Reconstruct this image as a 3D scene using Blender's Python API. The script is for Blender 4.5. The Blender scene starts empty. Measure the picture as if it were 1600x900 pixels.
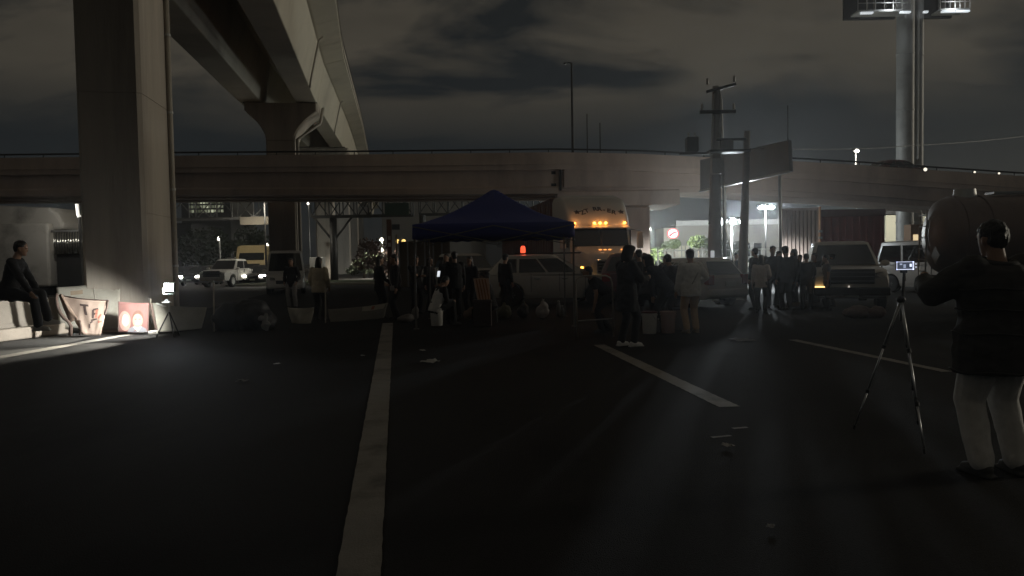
import bpy, math, random
from math import sin, cos, pi, radians, atan2, sqrt
from mathutils import Vector as V, Matrix, noise
SC = bpy.context.scene
COL = SC.collection
rnd = random.Random(7)

# ------------------------------------------------------------------ camera
F = 1150.0                                   # focal length in pixels of the 1600 px photograph
CAMZ = 1.55
PITCH, ROLL = math.atan(45 / F), radians(1.0)
cam = bpy.data.cameras.new('camera')
cam.sensor_width = 36.0
cam.lens = 36.0 * F / 1600.0
cam.clip_start, cam.clip_end = 0.05, 6000
co = bpy.data.objects.new('camera', cam)
COL.objects.link(co)
CM = Matrix.Rotation(pi / 2 - PITCH, 4, 'X') @ Matrix.Rotation(-ROLL, 4, 'Z')
co.matrix_world = Matrix.Translation((0, 0, CAMZ)) @ CM
SC.camera = co
SC.cycles.use_denoising = True
try:
    SC.cycles.denoiser = 'OPENIMAGEDENOISE'
except Exception:
    pass
SC.cycles.max_bounces = 6
SC.cycles.sample_clamp_indirect = 3.0
SC.cycles.caustics_reflective = False
SC.cycles.caustics_refractive = False
SC.view_settings.view_transform = 'Standard'
SC.view_settings.look = 'None'
SC.view_settings.exposure = 0.0
SC.view_settings.gamma = 1.0

def ray(px, py):
    return CM.to_3x3() @ V(((px - 800) / F, (450 - py) / F, -1.0))
def at(px, py, D):
    r = ray(px, py)
    return V((0, 0, CAMZ)) + r * (D / r.y)
def gp(px, py, z=0.0):
    r = ray(px, py)
    return V((0, 0, CAMZ)) + r * ((z - CAMZ) / r.z)

# ------------------------------------------------------------------ night sky
SUN_EL, SUN_AZ = radians(6), radians(77)
W = bpy.data.worlds.new('World')
SC.world = W
W.use_nodes = True
nt = W.node_tree
nt.nodes.clear()
def N(t, tree=None, **kw):
    n = (tree or nt).nodes.new(t)
    for k, v in kw.items():
        if k.startswith('i_'):
            n.inputs[k[2:].replace('_', ' ')].default_value = v
        else:
            setattr(n, k, v)
    return n
def L(a, b, tree=None):
    (tree or nt).links.new(a, b)
out = N('ShaderNodeOutputWorld')
sky = N('ShaderNodeTexSky', sky_type='NISHITA', sun_disc=False)
sky.sun_elevation, sky.sun_rotation = SUN_EL, SUN_AZ
bg_sky = N('ShaderNodeBackground', i_Strength=0.00035)          # a moonlit sky: the daylight sky turned far down
L(sky.outputs[0], bg_sky.inputs[0])
tc = N('ShaderNodeTexCoord')
sep = N('ShaderNodeSeparateXYZ')
L(tc.outputs['Generated'], sep.inputs[0])
zc = N('ShaderNodeMath', operation='MAXIMUM'); zc.inputs[1].default_value = 0.0
L(sep.outputs['Z'], zc.inputs[0])
zz = N('ShaderNodeMath', operation='ADD'); zz.inputs[1].default_value = 0.36
L(zc.outputs[0], zz.inputs[0])
dx = N('ShaderNodeMath', operation='DIVIDE'); dy = N('ShaderNodeMath', operation='DIVIDE')
L(sep.outputs['X'], dx.inputs[0]); L(zz.outputs[0], dx.inputs[1])
L(sep.outputs['Y'], dy.inputs[0]); L(zz.outputs[0], dy.inputs[1])
cmb = N('ShaderNodeCombineXYZ')
L(dx.outputs[0], cmb.inputs[0]); L(dy.outputs[0], cmb.inputs[1])
mp = N('ShaderNodeMapping')
mp.inputs['Location'].default_value = (14.0, 23.4, 8.8)
mp.inputs['Scale'].default_value = (1.15, 2.1, 1.0)
L(cmb.outputs[0], mp.inputs[0])
n1 = N('ShaderNodeTexNoise', i_Scale=1.5, i_Detail=7.0, i_Roughness=0.55, i_Distortion=0.3)
L(mp.outputs[0], n1.inputs[0])
r1 = N('ShaderNodeValToRGB')
r1.color_ramp.elements[0].position, r1.color_ramp.elements[1].position = 0.40, 0.53
L(n1.outputs[0], r1.inputs[0])
n2 = N('ShaderNodeTexNoise', i_Scale=2.7, i_Detail=4.0)
L(mp.outputs[0], n2.inputs[0])
cl = N('ShaderNodeMixRGB')                                     # cloud undersides lit by the town
cl.inputs[1].default_value = (0.033, 0.0295, 0.023, 1); cl.inputs[2].default_value = (0.074, 0.065, 0.050, 1)
L(n2.outputs[0], cl.inputs[0])
bg_cl = N('ShaderNodeBackground', i_Strength=1.0)
L(cl.outputs[0], bg_cl.inputs[0])
# open sky between the clouds: slate blue, a touch brighter towards the horizon
gr = N('ShaderNodeValToRGB')
gr.color_ramp.elements[0].position, gr.color_ramp.elements[1].position = 0.0, 0.45
gr.color_ramp.elements[0].color = (0.0105, 0.0145, 0.0180, 1); gr.color_ramp.elements[1].color = (0.0075, 0.0082, 0.0082, 1)
L(zc.outputs[0], gr.inputs[0])
bg_gap = N('ShaderNodeBackground', i_Strength=1.0)
L(gr.outputs[0], bg_gap.inputs[0])
hz = N('ShaderNodeMath', operation='SMOOTH_MIN')               # clouds thin out just above the horizon
hzr = N('ShaderNodeMapRange')
hzr.inputs['From Min'].default_value, hzr.inputs['From Max'].default_value = 0.15, 0.23
L(zc.outputs[0], hzr.inputs[0])
cf = N('ShaderNodeMath', operation='MULTIPLY')
L(r1.outputs[0], cf.inputs[0]); L(hzr.outputs[0], cf.inputs[1])
mx = N('ShaderNodeMixShader')
L(cf.outputs[0], mx.inputs[0]); L(bg_gap.outputs[0], mx.inputs[1]); L(bg_cl.outputs[0], mx.inputs[2])
ad = N('ShaderNodeAddShader')
L(mx.outputs[0], ad.inputs[0]); L(bg_sky.outputs[0], ad.inputs[1])
L(ad.outputs[0], out.inputs[0])

sun = bpy.data.lights.new('low_sun', 'SUN')                       # low light of the town from the right
sun.energy, sun.angle, sun.color = 0.62, radians(9), (1.0, 0.92, 0.74)
so = bpy.data.objects.new('low_sun', sun)
COL.objects.link(so)
sd = V((sin(SUN_AZ) * cos(SUN_EL), cos(SUN_AZ) * cos(SUN_EL), sin(SUN_EL)))
so.rotation_euler = sd.to_track_quat('Z', 'Y').to_euler()
so.location = sd * 100

# ------------------------------------------------------------------ helpers
class MB:
    def __init__(s):
        s.v, s.f = [], []
    def add(s, vs, fs):
        o = len(s.v)
        s.v += [tuple(p) for p in vs]
        s.f += [tuple(i + o for i in f) for f in fs]
        return s
    def box(s, c, d, R=None, top=(1, 1)):
        c = V(c); h = V(d) / 2
        vs = []
        for z in (-1, 1):
            for x, y in ((-1, -1), (1, -1), (1, 1), (-1, 1)):
                k = top if z > 0 else (1, 1)
                p = V((x * h.x * k[0], y * h.y * k[1], z * h.z))
                vs.append(c + (R @ p if R else p))
        return s.add(vs, [(3, 2, 1, 0), (4, 5, 6, 7), (0, 1, 5, 4), (1, 2, 6, 5), (2, 3, 7, 6), (3, 0, 4, 7)])
    def loft(s, rings, cap=True, closed=True):
        n = len(rings[0]); vs = [p for r in rings for p in r]; fs = []
        for i in range(len(rings) - 1):
            for j in range(n if closed else n - 1):
                k = (j + 1) % n
                fs.append((i * n + j, i * n + k, (i + 1) * n + k, (i + 1) * n + j))
        if cap:
            fs.append(tuple(range(n - 1, -1, -1)))
            fs.append(tuple((len(rings) - 1) * n + j for j in range(n)))
        return s.add(vs, fs)
    def cyl(s, a, b, r0, r1=None, n=12, cap=True):
        return s.path([a, b], [r0, r0 if r1 is None else r1], n, cap)
    def path(s, pts, r, n=8, cap=True):
        pts = [V(p) for p in pts]
        if not isinstance(r, (list, tuple)):
            r = [r] * len(pts)
        d0 = (pts[1] - pts[0]).normalized()
        u = d0.orthogonal().normalized()
        rings = []
        for i, p in enumerate(pts):
            d = (pts[min(i + 1, len(pts) - 1)] - pts[max(i - 1, 0)]).normalized()
            u = (u - d * u.dot(d)).normalized()
            w = d.cross(u)
            rings.append([p + (u * cos(2 * pi * j / n) + w * sin(2 * pi * j / n)) * r[i] for j in range(n)])
        return s.loft(rings, cap)
    def ell(s, c, r, n=14, m=9, R=None):
        c = V(c); vs = []; fs = []
        for i in range(1, m):
            a = pi * i / m
            for j in range(n):
                b = 2 * pi * j / n
                p = V((r[0] * sin(a) * cos(b), r[1] * sin(a) * sin(b), r[2] * cos(a)))
                vs.append(c + (R @ p if R else p))
        t, bt = V((0, 0, r[2])), V((0, 0, -r[2]))
        vs += [c + (R @ t if R else t), c + (R @ bt if R else bt)]
        T, B = len(vs) - 2, len(vs) - 1
        for j in range(n):
            k = (j + 1) % n
            fs.append((T, j, k)); fs.append((B, (m - 2) * n + k, (m - 2) * n + j))
            for i in range(m - 2):
                fs.append((i * n + j, (i + 1) * n + j, (i + 1) * n + k, i * n + k))
        return s.add(vs, fs)
    def lathe(s, prof, n=16, c=(0, 0, 0), axis='z'):
        c = V(c); rings = []
        for r, h in prof:
            ring = []
            for j in range(n):
                a = 2 * pi * j / n
                p = (r * cos(a), r * sin(a), h) if axis == 'z' else ((r * sin(a), h, r * cos(a)) if axis == 'y' else (h, r * cos(a), r * sin(a)))
                ring.append(c + V(p))
            rings.append(ring)
        return s.loft(rings)
    def prism(s, poly, a, b, ax='y'):
        """poly of 2D points extruded from a to b along the axis"""
        def P(q, t):
            return {'y': (q[0], t, q[1]), 'x': (t, q[0], q[1]), 'z': (q[0], q[1], t)}[ax]
        return s.loft([[V(P(q, a)) for q in poly], [V(P(q, b)) for q in poly]])
    def make(s, name, m, parent=None, smooth=False, bevel=0, seg=2, sharp=None):
        me = bpy.data.meshes.new(name)
        me.from_pydata(s.v, [], s.f)
        me.update()
        fixn(me)
        if m: me.materials.append(m)
        if smooth:
            me.shade_smooth()
            if sharp: me.set_sharp_from_angle(angle=radians(sharp))
        o = bpy.data.objects.new(name, me)
        COL.objects.link(o)
        if parent: o.parent = parent
        if bevel:
            b = o.modifiers.new('edge', 'BEVEL'); b.width = bevel; b.segments = seg; b.limit_method = 'ANGLE'; b.angle_limit = radians(38)
        return o
import bmesh
def fixn(me):
    bm = bmesh.new(); bm.from_mesh(me)
    bmesh.ops.recalc_face_normals(bm, faces=bm.faces)
    bm.to_mesh(me); bm.free()

LABELS = {}
def tag(o, label, cat, group=None):
    o['label'] = label; o['category'] = cat
    if group: o['group'] = group
    return o
def thing(name, label, cat, loc=(0, 0, 0), yaw=0.0, group=None):
    o = bpy.data.objects.new(name, None)
    COL.objects.link(o)
    o.empty_display_size = 0.2
    o.location = loc; o.rotation_euler = (0, 0, yaw)
    return tag(o, label, cat, group)
def struct(o):
    o['kind'] = 'structure'; return o
def dup(o, parent=None, **kw):
    c = o.copy(); COL.objects.link(c)
    if parent: c.parent = parent
    for ch in o.children: dup(ch, c)
    for k, v in kw.items():
        if k in ('label', 'group'): c[k] = v
        elif k == 'yaw': c.rotation_euler = (0, 0, v)
        else: setattr(c, k, v)
    return c
def baked(o):
    """replace an object's mesh by its evaluated mesh and drop the modifiers"""
    dg = bpy.context.evaluated_depsgraph_get()
    me = bpy.data.meshes.new_from_object(o.evaluated_get(dg))
    o.modifiers.clear(); o.data = me
    return o

# ------------------------------------------------------------------ materials
MATS = {}
def mat(name, col, rough=0.6, metal=0.0, var=0.12, scale=6.0, bump=0.0, bscale=40.0, stretch=(1, 1, 1), coat=0.0, trans=0.0, detail=5.0, stain=None, sscale=0.5):
    if name in MATS: return MATS[name]
    m = bpy.data.materials.new(name); m.use_nodes = True
    t = m.node_tree; p = t.nodes['Principled BSDF']; o = t.nodes['Material Output']
    p.inputs['Roughness'].default_value = rough; p.inputs['Metallic'].default_value = metal
    p.inputs['Coat Weight'].default_value = coat
    g = N('ShaderNodeTexCoord', t); mpp = N('ShaderNodeMapping', t); mpp.inputs['Scale'].default_value = stretch
    L(g.outputs['Object'], mpp.inputs[0], t)
    n = N('ShaderNodeTexNoise', t, i_Scale=scale, i_Detail=detail, i_Roughness=0.6)
    L(mpp.outputs[0], n.inputs[0], t)
    mix = N('ShaderNodeMixRGB', t)
    mix.inputs[1].default_value = tuple(max(0, c * (1 - 2 * var)) for c in col) + (1,)
    mix.inputs[2].default_value = tuple(min(1, c * (1 + 2 * var)) for c in col) + (1,)
    L(n.outputs[0], mix.inputs[0], t)
    c_out = mix.outputs[0]
    if stain:
        n3 = N('ShaderNodeTexNoise', t, i_Scale=sscale, i_Detail=6.0, i_Roughness=0.65)
        L(mpp.outputs[0], n3.inputs[0], t)
        rr = N('ShaderNodeValToRGB', t); rr.color_ramp.elements[0].position, rr.color_ramp.elements[1].position = 0.5, 0.68
        L(n3.outputs[0], rr.inputs[0], t)
        m2 = N('ShaderNodeMixRGB', t); m2.inputs[2].default_value = tuple(stain) + (1,)
        L(rr.outputs[0], m2.inputs[0], t); L(c_out, m2.inputs[1], t)
        c_out = m2.outputs[0]
    L(c_out, p.inputs['Base Color'], t)
    rr2 = N('ShaderNodeMapRange', t); rr2.inputs['To Min'].default_value = max(0.03, rough - 0.12); rr2.inputs['To Max'].default_value = min(1, rough + 0.12)
    L(n.outputs[0], rr2.inputs[0], t); L(rr2.outputs[0], p.inputs['Roughness'], t)
    if bump:
        nb = N('ShaderNodeTexNoise', t, i_Scale=bscale, i_Detail=6.0)
        L(mpp.outputs[0], nb.inputs[0], t)
        b = N('ShaderNodeBump', t, i_Strength=bump, i_Distance=0.02)
        L(nb.outputs[0], b.inputs['Height'], t); L(b.outputs[0], p.inputs['Normal'], t)
    if trans:
        tr = N('ShaderNodeBsdfTranslucent', t); L(c_out, tr.inputs[0], t)
        ms = N('ShaderNodeMixShader', t, i_Fac=trans)
        L(p.outputs[0], ms.inputs[1], t); L(tr.outputs[0], ms.inputs[2], t); L(ms.outputs[0], o.inputs[0], t)
    MATS[name] = m
    return m
def glow(name, col, s):
    if name in MATS: return MATS[name]
    m = bpy.data.materials.new(name); m.use_nodes = True
    p = m.node_tree.nodes['Principled BSDF']
    p.inputs['Base Color'].default_value = tuple(col) + (1,)
    p.inputs['Emission Color'].default_value = tuple(col) + (1,)
    p.inputs['Emission Strength'].default_value = s
    MATS[name] = m
    return m
def lamp(name, loc, watts, col, parent=None, size=0.08, spot=None, target=None, blend=1.0):
    l = bpy.data.lights.new(name, 'SPOT' if spot else 'POINT')
    l.energy, l.color, l.shadow_soft_size = watts, col, size
    if spot: l.spot_size, l.spot_blend = radians(spot), blend
    o = bpy.data.objects.new(name, l); COL.objects.link(o)
    o.location = loc
    if target is not None:
        o.rotation_euler = (V(target) - V(loc)).to_track_quat('-Z', 'Y').to_euler()
    if parent: o.parent = parent
    return o

CONC = mat('concrete', (0.41, 0.365, 0.31), 0.85, var=0.13, scale=1.6, bump=0.25, bscale=18, stretch=(1.6, 1.6, 0.16), stain=(0.27, 0.235, 0.20), sscale=0.45)
CONC_B = mat('girder_concrete', (0.52, 0.48, 0.39), 0.85, var=0.08, scale=0.8, bump=0.2, bscale=14, stain=(0.42, 0.385, 0.31), sscale=0.35)
CONC_X = mat('brown_concrete', (0.56, 0.44, 0.355), 0.85, var=0.13, scale=0.9, bump=0.25, bscale=14, stretch=(1, 1, 0.3), stain=(0.38, 0.29, 0.235), sscale=0.3)
ASPH = mat('asphalt', (0.024, 0.0225, 0.0215), 0.82, var=0.32, scale=38.0, bump=0.9, bscale=150, stain=(0.013, 0.0125, 0.012), sscale=0.55, stretch=(1, 0.45, 1))
GROUND = mat('worn_ground', (0.055, 0.051, 0.046), 0.9, var=0.2, scale=0.6, bump=0.4, bscale=30)
ASPH.node_tree.nodes['Principled BSDF'].inputs['Specular IOR Level'].default_value = 0.12
PAINT = mat('road_paint', (0.25, 0.23, 0.20), 0.7, var=0.14, scale=5, bump=0.4, bscale=90, stain=(0.11, 0.10, 0.088), sscale=1.6)
STEEL = mat('galvanised_steel', (0.42, 0.42, 0.41), 0.45, 0.8, var=0.1, scale=9)
DARKST = mat('dark_steel', (0.035, 0.034, 0.032), 0.55, 0.4, var=0.2, scale=8)
RUBBER = mat('rubber', (0.02, 0.02, 0.02), 0.8, var=0.2)
GLASSD = mat('tinted_glass', (0.012, 0.013, 0.014), 0.08, 0.0, var=0.1, coat=0.5)
CHROME = mat('chrome', (0.7, 0.7, 0.7), 0.12, 1.0, var=0.04)
BLACKP = mat('black_plastic', (0.02, 0.02, 0.02), 0.5, var=0.15)
WHITEP = mat('white_paint', (0.62, 0.60, 0.56), 0.4, var=0.05, coat=0.3)
SKIN = mat('skin', (0.36, 0.21, 0.14), 0.55, var=0.08, scale=20)
HAIRM = mat('black_hair', (0.012, 0.010, 0.009), 0.45, var=0.3, scale=60, bump=0.6, bscale=90, stretch=(1, 1, 0.2))
RUSTY = mat('rusty_steel', (0.16, 0.075, 0.045), 0.8, 0.2, var=0.25, scale=8)
# ------------------------------------------------------------------ ground, road, markings
g = MB(); g.add([(-620, -120, -0.01), (620, -120, -0.01), (620, 900, -0.01), (-620, 900, -0.01)], [(0, 1, 2, 3)])
struct(g.make('ground', GROUND))
def strip(pts_l, pts_r, z=0.0):
    m = MB(); n = len(pts_l)
    m.add([(p[0], p[1], z) for p in pts_l] + [(p[0], p[1], z) for p in pts_r], [(i, i + 1, n + i + 1, n + i) for i in range(n - 1)])
    return m
DIRX = -0.155
def rx(x0, D): return x0 + DIRX * (D - 10)
m = MB()
ys = [-6, 0, 6, 12, 18, 26, 40, 70, 120, 200]
m = strip([(rx(-8.3, y), y) for y in ys], [(rx(26, y), y) for y in ys])
road = struct(m.make('road', ASPH))
def line_px(pts, w0, w1, z=0.004, brk=0.0):
    """painted line through ground points"""
    c = [gp(*p) for p in pts]
    n = 160
    A, B = c[0], c[-1]
    l, r = [], []
    for i in range(n + 1):
        t = i / n
        p = A.lerp(B, t); d = (B - A).normalized(); nn = V((-d.y, d.x, 0))
        w = (w0 + (w1 - w0) * t) / 2
        j = (rnd.random() - 0.5) * brk
        l.append(p + nn * (w + j)); r.append(p - nn * (w - (rnd.random() - 0.5) * brk))
    return strip(l, r, z)
line_px([(606, 505), (583, 700), (548, 1000)], 0.26, 0.22, brk=0.007).make('lane_line', PAINT, road)
line_px([(936, 539), (1140, 636)], 0.21, 0.22, brk=0.012).make('lane_line', PAINT, road)
line_px([(1238, 531), (1480, 581)], 0.17, 0.15, brk=0.02).make('lane_line', PAINT, road)
e = line_px([(-60, 569), (240, 516)], 0.30, 0.30, brk=0.03); e.make('edge_line', PAINT, road)
# faint worn remains of an older mark
for a, b in (((1112, 684), (1142, 681)), ((1145, 670), (1168, 668))):
    line_px([a, b], 0.05, 0.04, brk=0.02).make('worn_mark', PAINT, road)

# kerb of the far traffic island and its lawn
isl = thing('traffic_island', 'low traffic island with pale kerb in front of the far bridge columns', 'traffic island', at(560, 405, 52) * V((1, 1, 0)))
il = isl.location
pl = [(-9, -1.2), (-3, -2.0), (3, -1.0), (5.2, 0.4), (4, 2.2), (-3, 4.5), (-9, 5)]
MB().prism(pl, -0.02, 0.16, 'z').make('kerb', mat('pale_kerb', (0.5, 0.49, 0.42), 0.85, var=0.1), isl, bevel=0.03)
MB().prism([(x * 0.95, y * 0.88 + 0.15) for x, y in pl], 0.1, 0.2, 'z').make('lawn', mat('island_grass', (0.05, 0.065, 0.03), 0.95, var=0.4, scale=20, bump=1, bscale=60), isl)

# ------------------------------------------------------------------ upper elevated highway
def deck_x(D):
    if D < 44: return -13.6 + 0.197 * (44 - D)
    return -13.6 - 0.165 * (D - 44)
def deck_z(D):                                     # soffit level
    return 11.1 + 0.052 * (min(D, 75) - 44)
hw = thing('elevated_highway', 'upper elevated highway on twin concrete girders running away over the road', 'bridge', (0, 0, 0))
def sweep(prof, D0, D1, step=4.0):
    n = max(1, int((D1 - D0) / step)); rings = []
    for i in range(n + 1):
        D = D0 + (D1 - D0) * i / n
        rings.append([V((deck_x(D) + x, D, deck_z(D) + z)) for x, z in prof])
    m = MB(); m.loft(rings); return m
A_SEC = [(-2.35, 0), (-1.05, 0), (-0.55, 2.15), (-2.85, 2.15)]
B_SEC = [(0.95, 0), (2.15, 0), (2.65, 2.35), (0.45, 2.35)]
A_SEC = [(-2.35, 0), (-1.05, 0), (-0.55, 2.35), (-2.85, 2.35)]
edges = [-4, 18.3, 45, 71, 97, 123, 149, 190]
for i in range(len(edges) - 1):
    a, b = edges[i] + 0.03, edges[i + 1] - 0.03
    st = 3.0 if b < 80 else 8
    sweep(A_SEC, a, b, st).make('girder', CONC_B, hw, bevel=0.04)
    sweep(B_SEC, a, b, st).make('girder', CONC_B, hw, bevel=0.04)
    # slab with its cantilevers, in cast segments
    k = max(1, int((b - a) / 4.4))
    for j in range(k):
        a2, b2 = a + (b - a) * j / k, a + (b - a) * (j + 1) / k - 0.025
        if b2 < 5: continue
        sweep([(-3.9, 2.62), (-2.95, 2.36), (2.75, 2.36), (3.85, 2.62), (3.85, 2.82), (-3.9, 2.82)], a2, b2, 5).make('slab_segment', CONC_B, hw)
    sweep([(3.62, 2.82), (3.9, 2.824), (3.82, 3.55), (3.68, 3.55)], a, b, st).make('parapet', CONC, hw)
    sweep([(-3.95, 2.824), (-3.67, 2.82), (-3.73, 3.55), (-3.87, 3.55)], a, b, st).make('parapet', CONC, hw)
    m = MB(); n = max(2, int((b - a) / 3))
    m.path([(deck_x(a + (b - a) * q / n) + 3.75, a + (b - a) * q / n, deck_z(a + (b - a) * q / n) + 3.85) for q in range(n + 1)], 0.06, 6)
    for q in range(n + 1):
        D = a + (b - a) * q / n
        m.cyl((deck_x(D) + 3.75, D, deck_z(D) + 3.5), (deck_x(D) + 3.75, D, deck_z(D) + 3.85), 0.035, n=5)
    m.make('rail', DARKST, hw)
# drain pipes down the bright girder face
PIPE = mat('drain_pipe_grey', (0.33, 0.30, 0.25), 0.6, var=0.1)
for D in (38.2, 58):
    X, Z = deck_x(D), deck_z(D)
    MB().path([(X + 3.0, D, Z + 2.30), (X + 2.78, D, Z + 2.15), (X + 2.3, D, Z + 0.1), (X + 2.2, D + 0.2, Z - 0.2)], 0.055, 8).make('drain_pipe', PIPE, hw, smooth=True)

def pier(c, label, yaw, w, d, ztop, capw, capc=0.0, near=False, group='piers of the upper highway'):
    t = thing('concrete_pier', label, 'bridge pier', (c[0], c[1], 0), yaw, group)
    cs = 0.09
    def oct_(w, d, z, cx=0):
        return [V((cx + x, y, z)) for x, y in ((-w / 2 + cs, -d / 2), (w / 2 - cs, -d / 2), (w / 2, -d / 2 + cs), (w / 2, d / 2 - cs), (w / 2 - cs, d / 2), (-w / 2 + cs, d / 2), (-w / 2, d / 2 - cs), (-w / 2, -d / 2 + cs))]
    hcap = 1.25 if near else 2.2
    m = MB()
    zs = ztop - hcap
    nl = int(zs / 2.4)
    for i in range(nl):
        z0, z1 = zs * i / nl, zs * (i + 1) / nl
        m.loft([oct_(w, d, z0 + 0.0), oct_(w, d, z1 - 0.02)])
        if i < nl - 1: m.loft([oct_(w - 0.03, d - 0.03, z1 - 0.02), oct_(w - 0.03, d - 0.03, z1)])
    m.make('shaft', CONC, t)
    m = MB()
    rings = []
    for q in range(9):
        u = q / 8
        f = u ** 1.8
        rings.append(oct_(w + (capw - w) * f, d, zs + (hcap - (0.2 if near else 0.45)) * u, capc * f))
    rings.append(oct_(capw, d, ztop, capc))
    m.loft(rings).make('cap', CONC, t)
    bm_ = MB()
    for bx in (-1.7, 1.55):
        bm_.box((bx + capc, 0, ztop + 0.06), (1.0, d * 0.8, 0.12))
    bm_.make('bearing', RUBBER, t)
    return t
YW = radians(8.8)
p1 = pier((-9.47, 18.35), 'massive near concrete pier rising out of the picture beside the bright work lamp', YW, 1.42, 2.2, deck_z(18.3) - 0.12, 5.2, 1.15, near=True)
MB().path([(0.76, 0.95, 0.05), (0.76, 0.95, 9.5)], 0.075, 10).make('drain_pipe', PIPE, p1, smooth=True)
m = MB()
for z in (1.5, 3.5, 5.5, 7.5): m.lathe([(0.09, z), (0.09, z + 0.06)], 10, (0.76, 0.95, 0))
m.make('pipe_clamp', STEEL, p1)
p2 = pier((-13.75, 45), 'second concrete pier with flared head standing behind the lower bridge', YW, 1.65, 2.2, deck_z(45) - 0.12, 4.2, 0.1)
MB().path([(2.4, 0.3, 11.0), (2.3, -0.75, 9.9), (0.98, -1.0, 8.9), (0.96, -0.9, 0.3)], 0.1, 8).make('drain_pipe', PIPE, p2, smooth=True)
for i, (x, y, lb) in enumerate(((-17.8, 71, 'third concrete pier of the upper highway, right behind the dark gantry post'),
                                (-22.0, 97, 'fourth pier of the upper highway, just right of the gantry post'),
                                (-26.3, 123, 'fifth pier of the upper highway, a thin pale shaft left of the dark bushes'),
                                (-30.6, 149, 'farthest pier of the upper highway, above the dark bushes'))):
    pier((x, y), lb, YW, 1.65, 2.2, deck_z(y) - 0.12, 4.7)
# lamp post on the upper deck
t = thing('street_lamp', 'thin unlit lamp post on the edge of the upper highway', 'street lamp', (deck_x(30) + 3.75, 30, deck_z(30) + 3.55))
MB().path([(0, 0, 0), (0, 0, 7)], [0.09, 0.05], 8).make('post', DARKST, t)
MB().path([(0, 0, 7), (0.1, 0, 7.3), (1.2, 0, 7.5)], 0.04, 6).make('arm', DARKST, t)
MB().ell((1.5, 0, 7.5), (0.4, 0.15, 0.07)).make('lamp_head', DARKST, t, smooth=True)

# ------------------------------------------------------------------ lower bridge crossing the view
XD = 38.0
ST = [(-500, 251, 310), (-60, 247, 307), (130, 245, 306), (260, 243, 305), (560, 241, 304), (740, 239, 303), (872, 237.5, 302)]
SR = [(872, 237.5, 302), (1000, 240, 300), (1100, 245, 299), (1180, 248.5, 303), (1250, 252, 307), (1350, 258, 313), (1450, 265, 321), (1600, 275, 333), (2100, 310, 372)]
xb = thing('cross_bridge', 'lower brown concrete bridge spanning the whole view above the vehicles', 'bridge')
def sec(ST, fn):
    rings = []
    for px, yt, yb in ST:
        a, b = at(px, yt, XD), at(px, yb, XD)
        rings.append([V((a.x, XD + dy, z)) for dy, z in fn(a.z, b.z)])
    m = MB(); m.loft(rings); return m
for S in (ST, SR):
    sec(S, lambda t, b: [(0, t - 0.62), (0.30, t - 0.62), (0.22, t), (0.06, t)]).make('parapet', CONC_X, xb)
    sec(S, lambda t, b: [(5.2, t - 0.62), (5.5, t - 0.62), (5.44, t), (5.28, t)]).make('parapet', CONC_X, xb)
    sec(S, lambda t, b: [(0.05, t - 0.88), (5.45, t - 0.88), (5.45, t - 0.624), (0.05, t - 0.624)]).make('deck_slab', CONC_X, xb)
for i in range(3):                                   # girders of the left span
    d0 = 0.24 + i * 1.95
    sec(ST, lambda t, b: [(d0 - 0.12, b), (d0 + 0.75, b), (d0 + 0.75, b + 0.28), (d0 + 0.42, b + 0.42), (d0 + 0.42, t - 0.884), (d0, t - 0.884), (d0, b + 0.40), (d0 - 0.12, b + 0.30)]).make('girder', CONC_X, xb)
sec(SR, lambda t, b: [(0.30, b + 0.28), (0.62, b + 0.28), (0.62, t - 0.884), (0.30, t - 0.884)]).make('fascia', CONC_X, xb)
for i in range(4):                                   # closely spaced beams of the right span
    d0 = 0.42 + i * 1.35
    sec(SR, lambda t, b: [(d0, b + 0.05 * i), (d0 + 0.9, b + 0.05 * i), (d0 + 0.9, b + 0.274), (d0, b + 0.274)]).make('beam', CONC_X, xb)
# expansion joint and corbel near the crest, drain openings
c0 = at(876, 275, XD)
MB().box((c0.x, XD + 0.22, c0.z - 0.1), (0.10, 0.3, 1.25)).make('joint_cover', DARKST, xb)
MB().box((c0.x - 0.35, XD + 0.3, c0.z + 0.2), (0.22, 0.16, 0.16)).make('drain_outlet', DARKST, xb)
MB().box((c0.x - 0.35, XD + 0.3, c0.z - 0.45), (0.26, 0.16, 0.2)).make('drain_outlet', DARKST, xb)
MB().box((at(935, 275, XD).x, XD + 0.26, c0.z - 0.02), (3.5, 0.1, 1.05)).make('side_panel', CONC_X, xb, bevel=0.02)
# rail with posts along the edge
pts = []
for S in (ST, SR[1:]):
    for px, yt, yb in S:
        a = at(px, yt, XD); pts.append(V((a.x, XD + 0.14, a.z + 0.17)))
MB().path(pts, 0.045, 6).make('rail', DARKST, xb)
def topz(x):
    for i in range(len(pts) - 1):
        if pts[i].x <= x <= pts[i + 1].x:
            f = (x - pts[i].x) / (pts[i + 1].x - pts[i].x); return pts[i].z + f * (pts[i + 1].z - pts[i].z) - 0.17
    return pts[-1].z - 0.17
x = -30.0
pm = MB(); pm.cyl((0, 0, 0), (0, 0, 0.19), 0.03, n=6)
po = None
while x < 30:
    if po is None: po = pm.make('rail_post', DARKST, xb)
    else:
        q = po.copy(); COL.objects.link(q); po2 = q; q.location = (x, XD + 0.14, topz(x) - 0.01)
    if x == -30.0: po.location = (x, XD + 0.14, topz(x) - 0.01)
    x += 2.0
# pier of the lower bridge, mostly behind the truck
c = at(985, 300, XD + 2.7)
t = thing('concrete_pier', 'wide brown pier of the lower bridge, half hidden behind the truck cab', 'bridge pier', (c.x, XD + 2.7, 0))
MB().box((0, 0, (c.z - 0.9) / 2), (1.7, 2.4, c.z - 0.9)).make('shaft', CONC_X, t, bevel=0.08)
MB().box((-1.0, 0, c.z - 0.5), (6.4, 4.7, 0.78)).make('cap', CONC_X, t, bevel=0.06)
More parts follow.
